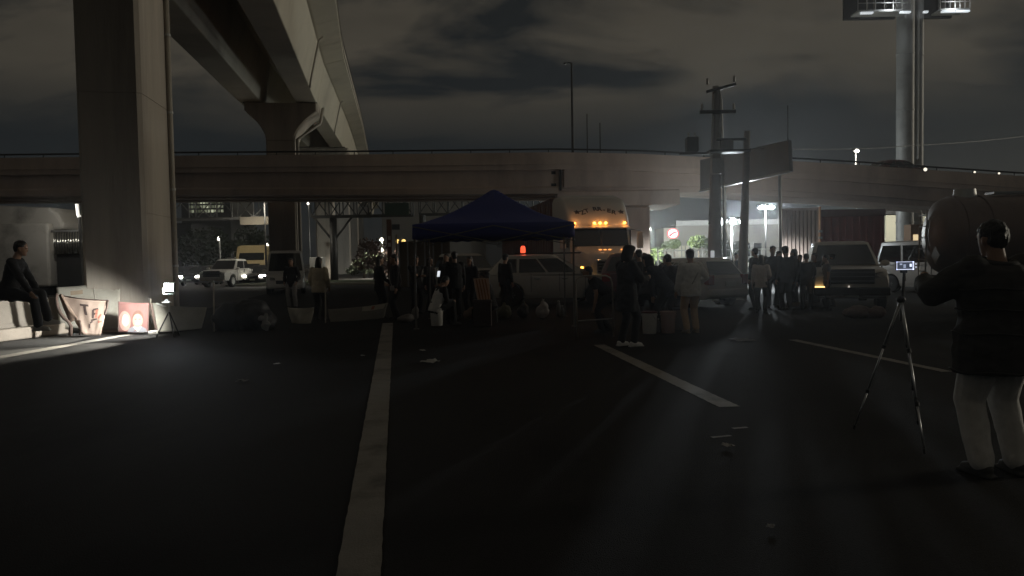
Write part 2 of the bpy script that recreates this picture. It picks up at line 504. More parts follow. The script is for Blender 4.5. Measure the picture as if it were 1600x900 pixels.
# unlit lamp posts on it
def deck_lamp(px, ytop, label, arm, w=1.0, depth=XD + 0.6):
    yb = 240
    b = at(px, yb, depth); a = at(px, ytop, depth)
    t = thing('street_lamp', label, 'street lamp', (b.x, depth, topz(b.x) - 0.3), 0, 'lamp posts on the lower bridge')
    h = a.z - topz(b.x) + 0.3
    MB().path([(0, 0, 0), (0, 0, h)], [0.075 * w, 0.05 * w], 8).make('post', DARKST, t)
    if arm: 
        MB().path([(0, 0, h), (arm * 0.5, 0, h + 0.04), (arm, 0, h)], 0.035, 6).make('arm', DARKST, t)
        MB().ell((arm * 1.3, 0, h), (abs(arm) * 0.4, 0.09, 0.05)).make('lamp_head', DARKST, t, smooth=True)
deck_lamp(895, 99, 'tallest unlit lamp post standing on the crest of the lower bridge', -0.25)
deck_lamp(918, 178, 'thin post just right of the tallest lamp post on the lower bridge', 0, 0.6, XD + 5.1)
deck_lamp(938, 192, 'short slim post, third along from the tallest lamp post on the lower bridge', 0, 0.6, XD + 5.1)
deck_lamp(1231, 165, 'lone thin post on the lower bridge above the slanted dark billboard', 0, 0.6, XD + 5.1)

# lit lamp seen over the bridge
def floodlamp(px, py, D, label, watts, col, ybase=None, spot=None, target=None, heads=1, r=0.22, strength=30, z0=None, group=None, facing=-1, aim=1.5, halo=0, glare=None):
    c = at(px, py, D)
    t = thing('street_lamp', label, 'street lamp', (c.x, D, 0 if z0 is None else z0), 0, group)
    h = c.z - (0 if z0 is None else z0)
    MB().path([(0, 0, 0), (0, 0, h)], [0.08, 0.05], 10).make('post', DARKST if heads > 1 else STEEL, t, smooth=True)
    for k in range(heads):
        ox = (k - (heads - 1) / 2) * 2.4 * r
        MB().box((ox, facing * 0.12, h + 0.10), (2.0 * r, 0.34, 0.12), R=Matrix.Rotation(radians(18 * -facing), 3, 'X')).make('lamp_head', DARKST, t, bevel=0.02)
        MB().ell((ox, facing * 0.20, h), (0.9 * r, 0.12, 0.16)).make('lens', glow('lamp_%.2f_%.2f_%d' % (col[0], col[2], strength), col, strength), t, smooth=True)
    if watts:
        lamp('lamp_light', (0, facing * 0.5, h - 0.15), watts, col, t, 0.25, spot=155, target=(0, facing * 0.5 + aim, h - 6), blend=0.35)
    if halo: lamp('lamp_glare', (0, facing * 0.45, h), halo, col, t, 0.2)
    if glare: lamp('lamp_front', (0, facing * 0.42, h), glare[0], col, t, 0.25, spot=glare[1], target=V((0, 0, 1.2)) - V((c.x, c.y, 0)) if z0 is None else None, blend=1.0)
    if spot:
        o = lamp('lamp_beam', (0, -0.3, h + 0.2), spot[0], spot[2], t, 0.2, spot[1], V(target) - V((c.x, D, 0 if z0 is None else z0)), 1.0)
    return t
# ------------------------------------------------------------------ vehicles (local x = forward)
AMBER = glow('amber_lamp', (1.0, 0.33, 0.04), 14)
REDL = glow('red_lamp', (1.0, 0.05, 0.03), 4)
REDOFF = mat('red_lens', (0.25, 0.015, 0.012), 0.2, var=0.1, coat=0.5)
CLEARL = mat('clear_lens', (0.5, 0.5, 0.48), 0.12, 0.5, var=0.08, coat=0.6)
HEADL = glow('headlight_glow', (1.0, 0.95, 0.82), 30)
PLATE = mat('number_plate', (0.6, 0.6, 0.56), 0.5, var=0.05)
def paint(name, col, rough=0.32, metal=0.25):
    return mat(name, col, rough, metal, var=0.06, scale=2.0, coat=0.5)
def half_ring(x, w, zt, zl, crown=0.03):
    h = [(0, zt + crown), (0.55 * w, zt + crown * 0.7), (0.86 * w, zt), (0.96 * w, zt - 0.05), (0.995 * w, zt - 0.2), (w, (zt + zl) / 2), (0.985 * w, zl + 0.12), (0.93 * w, zl), (0, zl)]
    return [V((x, y, z)) for y, z in h] + [V((x, -y, z)) for y, z in h[-2:0:-1]]
def wheel(parent, x, y, r, w=0.22, rimm=STEEL, spokes=5, label=None):
    s = 1 if y > 0 else -1
    t = MB().lathe([(r * 0.62, -w / 2), (r * 0.9, -w / 2), (r, -w / 2 + 0.04), (r, w / 2 - 0.04), (r * 0.9, w / 2), (r * 0.62, w / 2), (r * 0.6, 0)], 24, axis='y').make('wheel', RUBBER, parent, smooth=True, sharp=40)
    t.location = (x, y, r)
    m = MB()
    m.lathe([(r * 0.63, s * (w / 2 - 0.03)), (r * 0.63, s * (w / 2 - 0.005)), (r * 0.56, s * (w / 2 - 0.005)), (r * 0.55, s * (w / 2 - 0.05))], 20, axis='y')
    m.lathe([(r * 0.16, s * (w / 2 - 0.06)), (r * 0.16, s * (w / 2 - 0.01)), (r * 0.05, s * (w / 2))], 10, axis='y')
    for k in range(spokes):
        a = 2 * pi * k / spokes
        m.cyl((r * 0.12 * cos(a), s * (w / 2 - 0.03), r * 0.12 * sin(a)), (r * 0.6 * cos(a), s * (w / 2 - 0.03), r * 0.6 * sin(a)), r * 0.10, r * 0.07, 6)
    m.lathe([(r * 0.6, s * (w / 2 - 0.09)), (0.01, s * (w / 2 - 0.09))], 12, axis='y')
    m.make('rim', rimm, t, smooth=True, sharp=40)
    return t
def gh_ring(xr, xf, w, z, cr):
    pts = [(xr + cr, -w), ((xr + xf) / 2, -w * 1.01), (xf - cr, -w), (xf - cr * 0.3, -w + cr * 0.3), (xf, -w + cr), (xf + 0.05, 0), (xf, w - cr), (xf - cr * 0.3, w - cr * 0.3), (xf - cr, w), ((xr + xf) / 2, w * 1.01), (xr + cr, w), (xr + cr * 0.3, w - cr * 0.3), (xr, w - cr), (xr - 0.03, 0), (xr, -w + cr), (xr + cr * 0.3, -w + cr * 0.3)]
    return [V((x, y, z)) for x, y in pts]
def car(name, label, cat, loc, yaw, P, group=None):
    t = thing(name, label, cat, loc, yaw, group)
    Lh, Wd, H = P['L'] / 2, P['W'] / 2, P['H']
    bm_ = P['paint']
    rings = []
    for x, zt, zl, wf in P['body']:
        rings.append(half_ring(x * P['L'], Wd * wf, zt, zl))
    body = MB(); body.loft(rings)
    o = body.make('body', bm_, t, smooth=True, sharp=35)
    R = P['r']; wx = P['wx']
    cut = MB()
    for x in wx:
        for s in (-1, 1):
            cut.cyl((x, s * (Wd - 0.30), R), (x, s * (Wd + 0.3), R), R * 1.17, n=24)
    co_ = cut.make('cutter', None)
    b = o.modifiers.new('arch', 'BOOLEAN'); b.operation = 'DIFFERENCE'; b.object = co_; b.solver = 'EXACT'
    o.parent = None; COL.objects.unlink(o); COL.objects.link(o)
    dg = bpy.context.evaluated_depsgraph_get()
    me = bpy.data.meshes.new_from_object(o.evaluated_get(dg))
    o.modifiers.clear()
    if len(me.polygons) > 40:
        o.data = me; me.shade_smooth(); me.set_sharp_from_angle(angle=radians(35))
    o.parent = t
    bpy.data.objects.remove(co_)
    for x in wx:
        for s in (-1, 1):
            wheel(t, x, s * (Wd - 0.125), R, P.get('tw', 0.22), P.get('rim', STEEL), P.get('spokes', 5))
    # greenhouse
    g = P['gh']      # xr_base, xf_base, belt, xr_roof, xf_roof, wb, wr
    xr0, xf0, zb, xr1, xf1, wb, wr = g
    def par(v):
        e = v ** 1.25
        return xr0 + (xr1 - xr0) * v, xf0 + (xf1 - xf0) * v, wb + (wr - wb) * e, zb + (H - 0.06 - zb) * v
    rg = []
    for q in range(6):
        a, b2, w, z = par(q / 5); rg.append(gh_ring(a, b2, w, z, 0.14))
    a, b2, w, z = par(1.0)
    rg.append(gh_ring(a + 0.10, b2 - 0.12, w - 0.10, H - 0.015, 0.14))
    rg.append(gh_ring(a + 0.5, b2 - 0.5, w - 0.4, H, 0.14))
    MB().loft(rg).make('cabin', bm_, t, smooth=True, sharp=50)
    def side(u, v, s, off=0.008):
        a, b2, w, z = par(v); return V((a + (b2 - a) * u, s * (w * 1.008 + off), z))
    def front(u, v, rear=False, off=0.014):
        a, b2, w, z = par(v); y = (u * 2 - 1) * (w - 0.06)
        k = 0.05 * (1 - (y / w) ** 2)
        return V((a - off - k * 0.6, y, z)) if rear else V((b2 + off + k, y, z))
    def patch(fn, u0, u1, v0, v1, nm, mt, skew=(0, 0), parent=t):
        m = MB(); nu, nv = 6, 4; vs = []
        for j in range(nv + 1):
            for i in range(nu + 1):
                v = v0 + (v1 - v0) * j / nv
                k0, k1 = u0 + skew[0] * j / nv, u1 + skew[1] * j / nv
                vs.append(fn(k0 + (k1 - k0) * i / nu, v))
        m.add(vs, [(j * (nu + 1) + i, j * (nu + 1) + i + 1, (j + 1) * (nu + 1) + i + 1, (j + 1) * (nu + 1) + i) for j in range(nv) for i in range(nu)])
        return m.make(nm, mt, parent, smooth=True)
    for s in (-1, 1):
        for u0, u1, k0, k1 in P['windows']:
            patch(lambda u, v: side(u, v, s), u0, u1, 0.12, 0.86, 'side_window', GLASSD, (k0, k1))
    if P.get('windshield', True): patch(lambda u, v: front(u, v), 0.02, 0.98, 0.08, 0.92, 'windshield', GLASSD)
    patch(lambda u, v: front(u, v, True), 0.06, 0.94, 0.15, 0.88, 'rear_window', GLASSD)
    bx = P['body']
    # door seams, handles, mirrors
    for s in (-1, 1):
        for x in P['seams']:
            MB().box((x, s * (Wd * 0.992), (zb + 0.34) / 2 + 0.08), (0.012, 0.03, zb - 0.42)).make('door_seam', BLACKP, t)
        for x in P['handles']:
            MB().box((x, s * (Wd * 1.0 + 0.012), zb - 0.13), (0.19, 0.03, 0.035)).make('door_handle', P.get('handle_m', CHROME), t, bevel=0.01)
        mx_ = P['mirror']
        mm = MB(); mm.ell((mx_, s * (Wd + 0.07), zb + 0.10), (0.08, 0.13, 0.085)); mm.box((mx_ + 0.02, s * (Wd - 0.04), zb + 0.04), (0.06, 0.16, 0.05))
        mm.make('mirror', P.get('mirror_m', bm_), t, smooth=True, sharp=60)
    F_, B_ = Lh, -Lh
    zh = P['zhead']
    hl, tl = P.get('head_m', CLEARL), P.get('tail_m', REDOFF)
    for s in (-1, 1):
        m = MB(); m.loft([[V((F_ - 0.14 - k * 0.18, s * (Wd * 0.72 + k * Wd * 0.2), zh + q)) for k, q in ((-1.0, -0.06), (0, -0.07), (1, -0.03), (1, 0.07), (0, 0.08), (-1.0, 0.05))], [V((F_ + 0.005 - max(0, k) * 0.22, s * (Wd * 0.72 + k * Wd * 0.2), zh + q)) for k, q in ((-1.0, -0.06), (0, -0.07), (1, -0.03), (1, 0.07), (0, 0.08), (-1.0, 0.05))]])
        m.make('headlight', hl, t, bevel=0.01)
        zt = P['ztail']; th = P.get('tailh', 0.12)
        m = MB(); m.box((B_ + 0.07, s * (Wd * 0.80), zt), (0.20, Wd * 0.30, th * 2)); m.make('tail_light', tl, t, bevel=0.03)
    m = MB(); m.box((F_ + 0.02, 0, 0.42), (0.14, Wd * 1.72, 0.20)); m.make('front_bumper', P.get('bump_m', bm_), t, bevel=0.05)
    m = MB(); m.box((B_ - 0.01, 0, 0.46), (0.16, Wd * 1.78, 0.22)); m.make('rear_bumper', P.get('bump_m', bm_), t, bevel=0.05)
    gz = P.get('grille', (0.62, 0.9, 0.16))
    fr = MB(); fr.box((F_ + 0.012, 0, gz[0]), (0.05, gz[1], gz[2])); gr_ = fr.make('grille', BLACKP, t, bevel=0.015)
    sl = MB()
    for k in range(3): sl.box((F_ + 0.04, 0, gz[0] + (k - 1) * gz[2] * 0.3), (0.02, gz[1] * 0.96, 0.022))
    sl.make('grille_bar', P.get('grille_m', CHROME), gr_)
    MB().box((B_ - 0.085, 0, P.get('zplate', 0.74)), (0.02, 0.40, 0.15)).make('number_plate', PLATE, t, bevel=0.005)
    MB().box((F_ + 0.097, 0, 0.44), (0.02, 0.36, 0.13)).make('number_plate', PLATE, t, bevel=0.005)
    return t
def P_suv(paintm, **k):
    d = dict(L=4.65, W=1.84, H=1.70, paint=paintm, r=0.36, wx=(-1.38, 1.36),
        body=[(-.5, .72, .45, .80), (-.492, 1.02, .36, .90), (-.46, 1.06, .30, .97), (-.3, 1.06, .26, 1), (.0, 1.03, .25, 1), (.18, 1.02, .25, 1), (.24, 1.02, .26, 1), (.36, .97, .28, .985), (.45, .88, .30, .95), (.485, .76, .34, .88), (.5, .60, .40, .80)],
        gh=(-2.26, 1.16, 1.03, -1.70, 0.04, 0.87, 0.62), windows=((.10, .30, .05, -.02), (.325, .60, 0, 0), (.625, .90, 0, .06)),
        seams=(-0.75, 0.18, 1.02), handles=(-0.55, 0.36), mirror=0.92, zhead=.76, ztail=.92, tailh=.13)
    d.update(k); return d
def P_hatch(paintm, **k):
    d = dict(L=4.05, W=1.72, H=1.50, paint=paintm, r=0.31, wx=(-1.22, 1.24),
        body=[(-.5, .60, .42, .82), (-.495, .86, .34, .92), (-.46, .93, .28, .97), (-.3, .95, .22, 1), (.0, .92, .2, 1), (.18, .92, .2, 1), (.25, .91, .22, 1), (.37, .84, .24, .985), (.45, .74, .26, .94), (.488, .64, .3, .88), (.5, .52, .36, .8)],
        gh=(-1.96, 1.12, .91, -1.55, 0.15, 0.80, 0.58), windows=((.12, .36, .08, 0), (.385, .62, 0, 0), (.645, .92, 0, .04)),
        seams=(-.62, .22, 1.0), handles=(-.42, .4), mirror=.95, zhead=.66, ztail=.84, tailh=.15)
    d.update(k); return d
def P_sedan(paintm, **k):
    d = dict(L=4.55, W=1.76, H=1.45, paint=paintm, r=0.32, wx=(-1.33, 1.35),
        body=[(-.5, .66, .42, .82), (-.492, .88, .34, .9), (-.45, .95, .28, .96), (-.3, .95, .22, 1), (.0, .92, .2, 1), (.18, .92, .2, 1), (.25, .90, .22, 1), (.37, .84, .24, .985), (.45, .76, .26, .94), (.488, .66, .3, .88), (.5, .52, .36, .8)],
        gh=(-1.62, 1.12, .91, -0.95, 0.25, 0.79, 0.57), windows=((.17, .36, .1, 0), (.385, .62, 0, 0), (.645, .92, 0, .04)),
        seams=(-.62, .22, 1.0), handles=(-.42, .4), mirror=.95, zhead=.68, ztail=.80, tailh=.10)
    d.update(k); return d
def P_pickup(paintm, **k):
    d = dict(L=5.7, W=2.0, H=1.92, paint=paintm, r=0.41, wx=(-1.75, 1.82), tw=0.27,
        body=[(-.5, 1.14, .55, .93), (-.49, 1.18, .5, .97), (-.3, 1.18, .42, 1), (.0, 1.16, .42, 1), (.16, 1.18, .42, 1), (.24, 1.18, .42, 1), (.40, 1.14, .44, .99), (.475, 1.06, .46, .95), (.497, .94, .5, .92), (.5, .62, .52, .90)],
        gh=(-0.95, 1.42, 1.16, -0.80, 0.62, 0.92, 0.74), windows=((.06, .40, .02, 0), (.43, .92, 0, .03)),
        seams=(-1.0, .08, 1.2), handles=(-.7, .3), mirror=1.25, zhead=.95, ztail=.98, tailh=.18, grille=(.92, 1.16, .40), bump_m=CHROME)
    d.update(k); return d
def P_van(paintm, **k):
    d = dict(L=4.8, W=1.9, H=2.08, paint=paintm, r=0.34, wx=(-1.5, 1.5),
        body=[(-.5, .9, .42, .9), (-.495, 1.08, .34, .96), (-.46, 1.10, .28, .985), (-.3, 1.10, .25, 1), (.0, 1.10, .25, 1), (.25, 1.10, .25, 1), (.33, 1.07, .26, 1), (.42, .98, .28, .97), (.47, .86, .3, .92), (.49, .72, .34, .88), (.5, .56, .4, .84)],
        gh=(-2.36, 1.75, 1.08, -2.22, 1.0, 0.92, 0.78), windows=((.05, .32, .01, 0), (.35, .62, 0, 0), (.66, .93, 0, .02)),
        seams=(-.8, .35, 1.35), handles=(-.6, .5), mirror=1.45, zhead=.78, ztail=1.15, tailh=.22)
    d.update(k); return d

SILVER = paint('silver_grey_paint', (0.50, 0.47, 0.43), 0.35, 0.02)
SILVER2 = paint('light_silver_paint', (0.54, 0.51, 0.47), 0.35, 0.02)
WHITEC = paint('white_car_paint', (0.72, 0.70, 0.66), 0.3, 0.0)
DARKRED = paint('dark_red_paint', (0.09, 0.012, 0.012), 0.3, 0.1)
BLACKC = paint('black_car_paint', (0.012, 0.012, 0.013), 0.25, 0.1)

def fwd(dx, dy): return atan2(dy, dx)
ROADYAW = atan2(-1, 0.155)                        # heading towards the camera along the road
# silver SUV standing across the lane behind the canopy
c = at(868, 470, 24.5)
suv = car('parked_suv', 'silver SUV standing side on under the right end of the blue canopy', 'car', (c.x, 25.0, 0), radians(-4), P_suv(SILVER))
MB().box((-0.2, 0.66, 1.73), (2.2, 0.04, 0.04)).make('roof_rail', DARKST, suv, bevel=0.01)
MB().box((-0.2, -0.66, 1.73), (2.2, 0.04, 0.04)).make('roof_rail', DARKST, suv, bevel=0.01)
# silver hatchback seen from its rear corner
c = at(1078, 470, 22.5)
hb = car('parked_hatchback', 'silver hatchback with pale number plate behind the person with the shoulder strap', 'car', (c.x, 23.5, 0), radians(118), P_hatch(SILVER2, zplate=.72))
# dark red SUV between truck and hatchback
c = at(985, 470, 24.5)
car('parked_suv', 'dark red SUV between the orange lit truck and the silver hatchback', 'car', (c.x + .1, 25.2, 0), radians(80), P_suv(DARKRED, W=1.75))
# light car under the canopy
c = at(722, 470, 33)
car('parked_pickup', 'pale pickup truck half hidden under the left part of the blue canopy', 'pickup truck', (c.x, 33, 0), radians(-60), P_pickup(SILVER2, H=1.85))
# pickup facing us on the right
c = at(1345, 470, 21)
pk = car('parked_pickup', 'large light pickup truck facing the camera left of the phone tripod', 'pickup truck', (c.x + 0.1, 22.6, 0), radians(-108), P_pickup(SILVER2, L=5.6))
m = MB(); m.box((2.86, -0.78, 0.62), (0.05, 0.28, 0.09)); m.make('indicator', glow('amber_indicator', (1.0, 0.62, 0.22), 2.6), pk, bevel=0.02)
m = MB(); m.prism([(0.0, 0.0), (0.16, 0.0), (0.10, 0.17)], 2.85, 2.87, 'x'); o = m.make('reflector', glow('pale_reflector', (1.0, 0.9, 0.78), 0.55), pk); o.location = (0.02, -0.16, 0.52)  # glowing triangle painted in for a bright reflection on the front
for yy in (0.62, -0.62):
    for zz in (0.98, 0.86):
        pass
MB().box((2.9, 0, 0.52), (0.12, 1.9, 0.22)).make('winch_bumper', DARKST, pk, bevel=0.03)
# van with pale roof behind it
c = at(1428, 470, 26)
car('parked_van', 'pale roofed van behind the tripod, beside the dark tank trailer', 'van', (c.x + 1.9, 27.5, 0), radians(-72), P_van(WHITEC, H=2.0))
# van on the left
c = at(444, 460, 38)
car('parked_van', 'white van facing the camera in front of the second bridge pier', 'van', (c.x, 38.5, 0), ROADYAW + .12, P_van(WHITEC, H=2.2))
# car on the lower bridge
c = at(1402, 258, XD + 2.4)
cb = car('red_car', 'dark red car with red tail lights crossing the lower bridge', 'car', (c.x, XD + 2.6, topz(c.x) - 0.66), radians(12), P_sedan(DARKRED, tail_m=REDL, L=4.3))
# distant traffic on the left
for px, py, D, kind, yaw, lb, pm_, kw in (
    (362, 424, 52, 'pickup', ROADYAW - 0.25, 'white pickup truck with dark grille in the far traffic on the left', WHITEC, {}),
    (313, 424, 56, 'sedan', ROADYAW - .1, 'dark car with lit headlights left of the far white pickup', BLACKC, dict(head_m=HEADL)),
    (290, 421, 66, 'sedan', ROADYAW, 'small dark car with lit headlights, leftmost of the far traffic', BLACKC, dict(head_m=HEADL)),
    (327, 416, 74, 'sedan', ROADYAW - .2, 'pale car with lit headlights behind the far white pickup', SILVER2, dict(head_m=HEADL)),
    (300, 414, 80, 'sedan', ROADYAW - .1, 'far pale car with lit headlights between the two dark cars', WHITEC, dict(head_m=HEADL)),
    (384, 415, 70, 'pickup', ROADYAW - .15, 'far pale pickup with lit headlights in front of the yellow truck', WHITEC, dict(head_m=HEADL)),
    (409, 424, 54, 'sedan', ROADYAW - .1, 'dark car with bright lamps between the far white pickup and the white van', BLACKC, dict(head_m=HEADL))):
    c = at(px, py, D)
    P = {'pickup': P_pickup, 'sedan': P_sedan}[kind](pm_, **kw)
    car('parked_pickup' if kind == 'pickup' else 'distant_car', lb, 'pickup truck' if kind == 'pickup' else 'car', (c.x, D, 0), yaw, P)
c = at(730, 383, 60)
car('distant_car', 'far car with two lit headlights glimpsed under the blue canopy', 'car', (c.x, 62, 0), ROADYAW, P_suv(BLACKC, H=1.8, head_m=HEADL, zhead=1.0), None)

# ---------------- semi truck with white cab and dark red trailer
TRW = paint('truck_white', (0.62, 0.58, 0.52), 0.45, 0.0)
TRED = mat('dark_red_trailer', (0.11, 0.028, 0.02), 0.65, var=0.15, scale=1.5, stain=(0.07, 0.02, 0.015), sscale=0.8)
TX, TY = at(955, 450, 27).x, 26.0
tr = thing('semi_truck', 'white semi truck cab with a row of orange roof lamps and dark lettering', 'truck', (TX, TY, 0), ROADYAW)
# local: x=0 is the front bumper, body goes to -x
m = MB()
def rsec(x, w, z0, z1, c=0.12, top=None):
    return [V((x, y, z)) for y, z in ((-w + c, z0), (w - c, z0), (w, z0 + c), (w, z1 - c * 2), (w - c * 0.6, z1 - c * 0.6), (w - c * 2, z1), (-w + c * 2, z1), (-w + c * 0.6, z1 - c * 0.6), (-w, z1 - c * 2), (-w, z0 + c))]
shear = lambda R_: [V((p.x - max(0, p.z - 1.98) * .26, p.y, p.z)) for p in R_]
m.loft([shear(rsec(-1.75, 1.16, 0.95, 2.84)), rsec(-2.05, 1.2, 0.95, 2.95), rsec(-3.2, 1.22, .95, 2.98), rsec(-4.6, 1.22, .95, 2.98)])
m.make('cab', TRW, tr, smooth=True, sharp=40)
m = MB()                                             # raked fairing over the windscreen
m.loft([rsec(-1.9, 1.14, 2.62, 2.86, .06), rsec(-2.15, 1.2, 2.62, 3.30), rsec(-2.7, 1.23, 2.64, 3.86), rsec(-3.4, 1.24, 2.7, 4.02), rsec(-4.6, 1.24, 2.8, 4.06)])
m.make('roof_fairing', TRW, tr, smooth=True, sharp=40)
m = MB()
m.loft([rsec(-0.05, 0.80, 0.75, 1.50, .14), rsec(-0.22, 0.90, .72, 1.66, .14), rsec(-0.9, 0.98, .72, 1.84, .12), rsec(-1.78, 1.1, .72, 2.0, .12)])
m.make('bonnet', TRW, tr, smooth=True, sharp=40)
for s in (-1, 1):
    m = MB()
    m.loft([[V((x + 0.02, s * y, z)) for y, z in ((0.8, 0.55), (1.2, 0.55), (1.22, 1.05), (1.1, 1.3), (0.8, 1.32))] for x in (-0.1, -1.5)]).make('wing', TRW, tr, bevel=0.06)
    MB().box((-0.10, s * 1.0, 1.02), (0.12, 0.30, 0.20)).make('headlight', glow('truck_headlight', (1.0, 0.66, 0.28), 1.2), tr, bevel=0.04)
    MB().ell((-0.05, s * 0.92, 0.84), (0.05, 0.09, 0.06)).make('fog_lamp', glow('truck_fog', (1.0, 0.6, 0.18), 9), tr, smooth=True)
    mi = MB(); mi.path([(-1.7, s * 1.15, 2.6), (-1.65, s * 1.5, 2.55), (-1.65, s * 1.5, 1.75), (-1.75, s * 1.15, 1.75)], 0.025, 6)
    mo = mi.make('mirror_arm', CHROME, tr)
    MB().box((-1.65, s * 1.5, 2.2), (0.12, 0.24, 0.62)).make('mirror', WHITEP, mo, bevel=0.04)
    MB().box((-2.3, s * 1.225, 2.28), (0.75, 0.012, 0.66)).make('side_window', GLASSD, tr, bevel=0.005)
    MB().cyl((-4.75, s * 1.05, .9), (-4.75, s * 1.05, 3.7), 0.085, n=12).make('exhaust_stack', CHROME, tr, smooth=True)
    MB().lathe([(0.32, -0.55), (0.34, -0.5), (0.34, .5), (0.32, .55)], 18, (-3.3, s * 0.95, 0.72), 'x').make('fuel_tank', CHROME, tr, smooth=True, sharp=40)
    MB().box((-4.0, s * 1.23, 1.35), (0.9, 0.02, 0.05)).make('cab_trim', CHROME, tr)
    wheel(tr, -0.95, s * 1.02, .5, .3, CHROME, 8)
    wheel(tr, -5.4, s * .98, .5, .5, CHROME, 8); wheel(tr, -6.6, s * .98, .5, .5, CHROME, 8)
    MB().ell((-0.12, s * 1.16, 1.20), (.05, .05, .05)).make('indicator', AMBER, tr, smooth=True)
for s in (-1, 1):                                    # split windscreen
    m = MB()
    m.add([(-1.66, s * 0.03, 1.99), (-1.66, s * 1.06, 1.99), (-1.82, s * 1.02, 2.64), (-1.82, s * 0.03, 2.64), (-1.755, s * 0.03, 1.99), (-1.755, s * 1.06, 1.99), (-1.92, s * 1.02, 2.64), (-1.92, s * .03, 2.64)], [(0, 1, 2, 3), (7, 6, 5, 4), (0, 4, 5, 1), (1, 5, 6, 2), (2, 6, 7, 3), (3, 7, 4, 0)])
    m.make('windshield', GLASSD, tr)
MB().prism([(-1.86, 2.70), (-1.66, 2.66), (-1.66, 2.69), (-1.88, 2.76)], -1.12, 1.12, 'y').make('sun_visor', TRW, tr)
for y in (-.98, -.20, 0.02, .24, .98):
    MB().ell((-1.90, y, 2.86), (0.09, 0.05, 0.038)).make('marker_lamp', AMBER, tr, smooth=True)
for y in (-.28, -.1, .08, .55):
    MB().box((-0.86, y, 1.845), (.05, .10, .03)).make('bonnet_badge', glow('badge_lamp', (1, .4, .1), 1.6), tr)
g = MB().box((-0.04, 0, 1.12), (0.06, 1.3, 0.72)).make('grille', CHROME, tr, bevel=0.04)
sl = MB()
for k in range(6): sl.box((-0.005, 0, .84 + k * .11), (.03, 1.2, .05))
sl.make('grille_bar', BLACKP, g)
MB().box((0.05, 0, .62), (0.28, 2.36, .36)).make('front_bumper', CHROME, tr, bevel=0.07)
# lettering in an arc on the fairing
LETT = mat('dark_lettering', (0.03, 0.02, 0.018), 0.6)
def letter(txt, size, mtx, parent, mt, ext=0.004, name='lettering'):
    c = bpy.data.curves.new(name, 'FONT'); c.body = txt; c.size = size; c.extrude = ext; c.align_x = 'CENTER'; c.offset = size * 0.02
    c.materials.append(mt)
    o = bpy.data.objects.new(name, c); COL.objects.link(o)
    dg = bpy.context.evaluated_depsgraph_get()
    me = bpy.data.meshes.new_from_object(o.evaluated_get(dg))
    me.materials.clear(); me.materials.append(mt)
    bpy.data.objects.remove(o)
    o = bpy.data.objects.new(name, me); COL.objects.link(o)
    o.parent = parent; o.matrix_local = mtx
    return o
def basis(ex, ey, p):
    ex = V(ex).normalized(); ey = V(ey).normalized(); ez = ex.cross(ey)
    return Matrix(((ex.x, ey.x, ez.x, p[0]), (ex.y, ey.y, ez.y, p[1]), (ex.z, ey.z, ez.z, p[2]), (0, 0, 0, 1)))
slope = V((-0.55, 0, 0.56)).normalized()
txt = 'ZT RR-ER'
for i, ch in enumerate(txt):
    a = (i - (len(txt) - 1) / 2) / (len(txt) - 1) * 2
    y = a * 0.58
    h = 3.34 - 0.14 * a * a
    x = -2.15 - (h - 3.30) * (0.55 / 0.56) + 0.035
    if ch != ' ':
        rot = a * 0.30
        ey = slope * cos(rot) + V((0, 1, 0)) * sin(rot); ex = V((0, 1, 0)) * cos(rot) - slope * sin(rot)
        letter(ch, 0.30, basis(ex, ey, (x + .01, y - .0, h)), tr, LETT)
for s in (-1, 1):
    h = 3.17; x = -2.15 - (h - 3.30) * .98 + .06
    mm = MB(); mm.prism([(cos(q * pi / 5 + pi / 2) * (0.13 if q % 2 == 0 else .07), sin(q * pi / 5 + pi / 2) * (0.13 if q % 2 == 0 else .07)) for q in range(10)], 0, .012, 'z')
    o = mm.make('emblem', LETT, tr); o.matrix_local = basis((0, 1, 0), slope, (x, s * 0.86, h + .1))
for y in (-.98, .02, .98): lamp('marker_light', (-1.45, y, 3.0), 3.6, (1.0, 0.48, 0.20), tr, 0.04)
lamp('fog_light', (0.4, -0.9, 0.9), 10, (1.0, 0.6, 0.25), tr, 0.1)
lamp('fog_light', (0.4, 0.9, 0.9), 10, (1.0, 0.6, 0.25), tr, 0.1)
tl = thing('box_trailer', 'dark red box trailer coupled behind the white truck cab', 'trailer', (TX, TY, 0), ROADYAW)
MB().box((-12.2, 0, 2.62), (14.4, 2.5, 2.85)).make('box', TRED, tl, bevel=0.05)
for k in range(25):
    for s in (-1, 1): MB().box((-5.3 - k * .57, s * 1.262, 2.62), (.06, .03, 2.7)).make('side_rib', TRED, tl)
MB().box((-12.4, 0, 1.08), (13.6, 1.1, .2)).make('chassis', DARKST, tl)
for s in (-1, 1):
    for x in (-17.0, -18.3): wheel(tl, x, s * .95, .5, .5, STEEL, 8)
# red beacon glimpsed beside the trailer
c = at(815, 382, 24.2)
t = thing('warning_light', 'small glowing red warning light on the roof of the silver SUV', 'warning light', (suv.location.x - 1.05 + 0.0, 24.95, 1.70))
MB().cyl((0, 0, 0), (0, 0, .04), .08, n=14).make('base', BLACKP, t)
MB().lathe([(.07, .04), (.085, .1), (.08, .24), (.05, .29)], 14).make('dome', glow('red_beacon', (1.0, 0.10, 0.04), 1.5), t, smooth=True, sharp=50)
lamp('beacon_light', (0, 0, .35), 3, (1, .12, .05), t, .08)

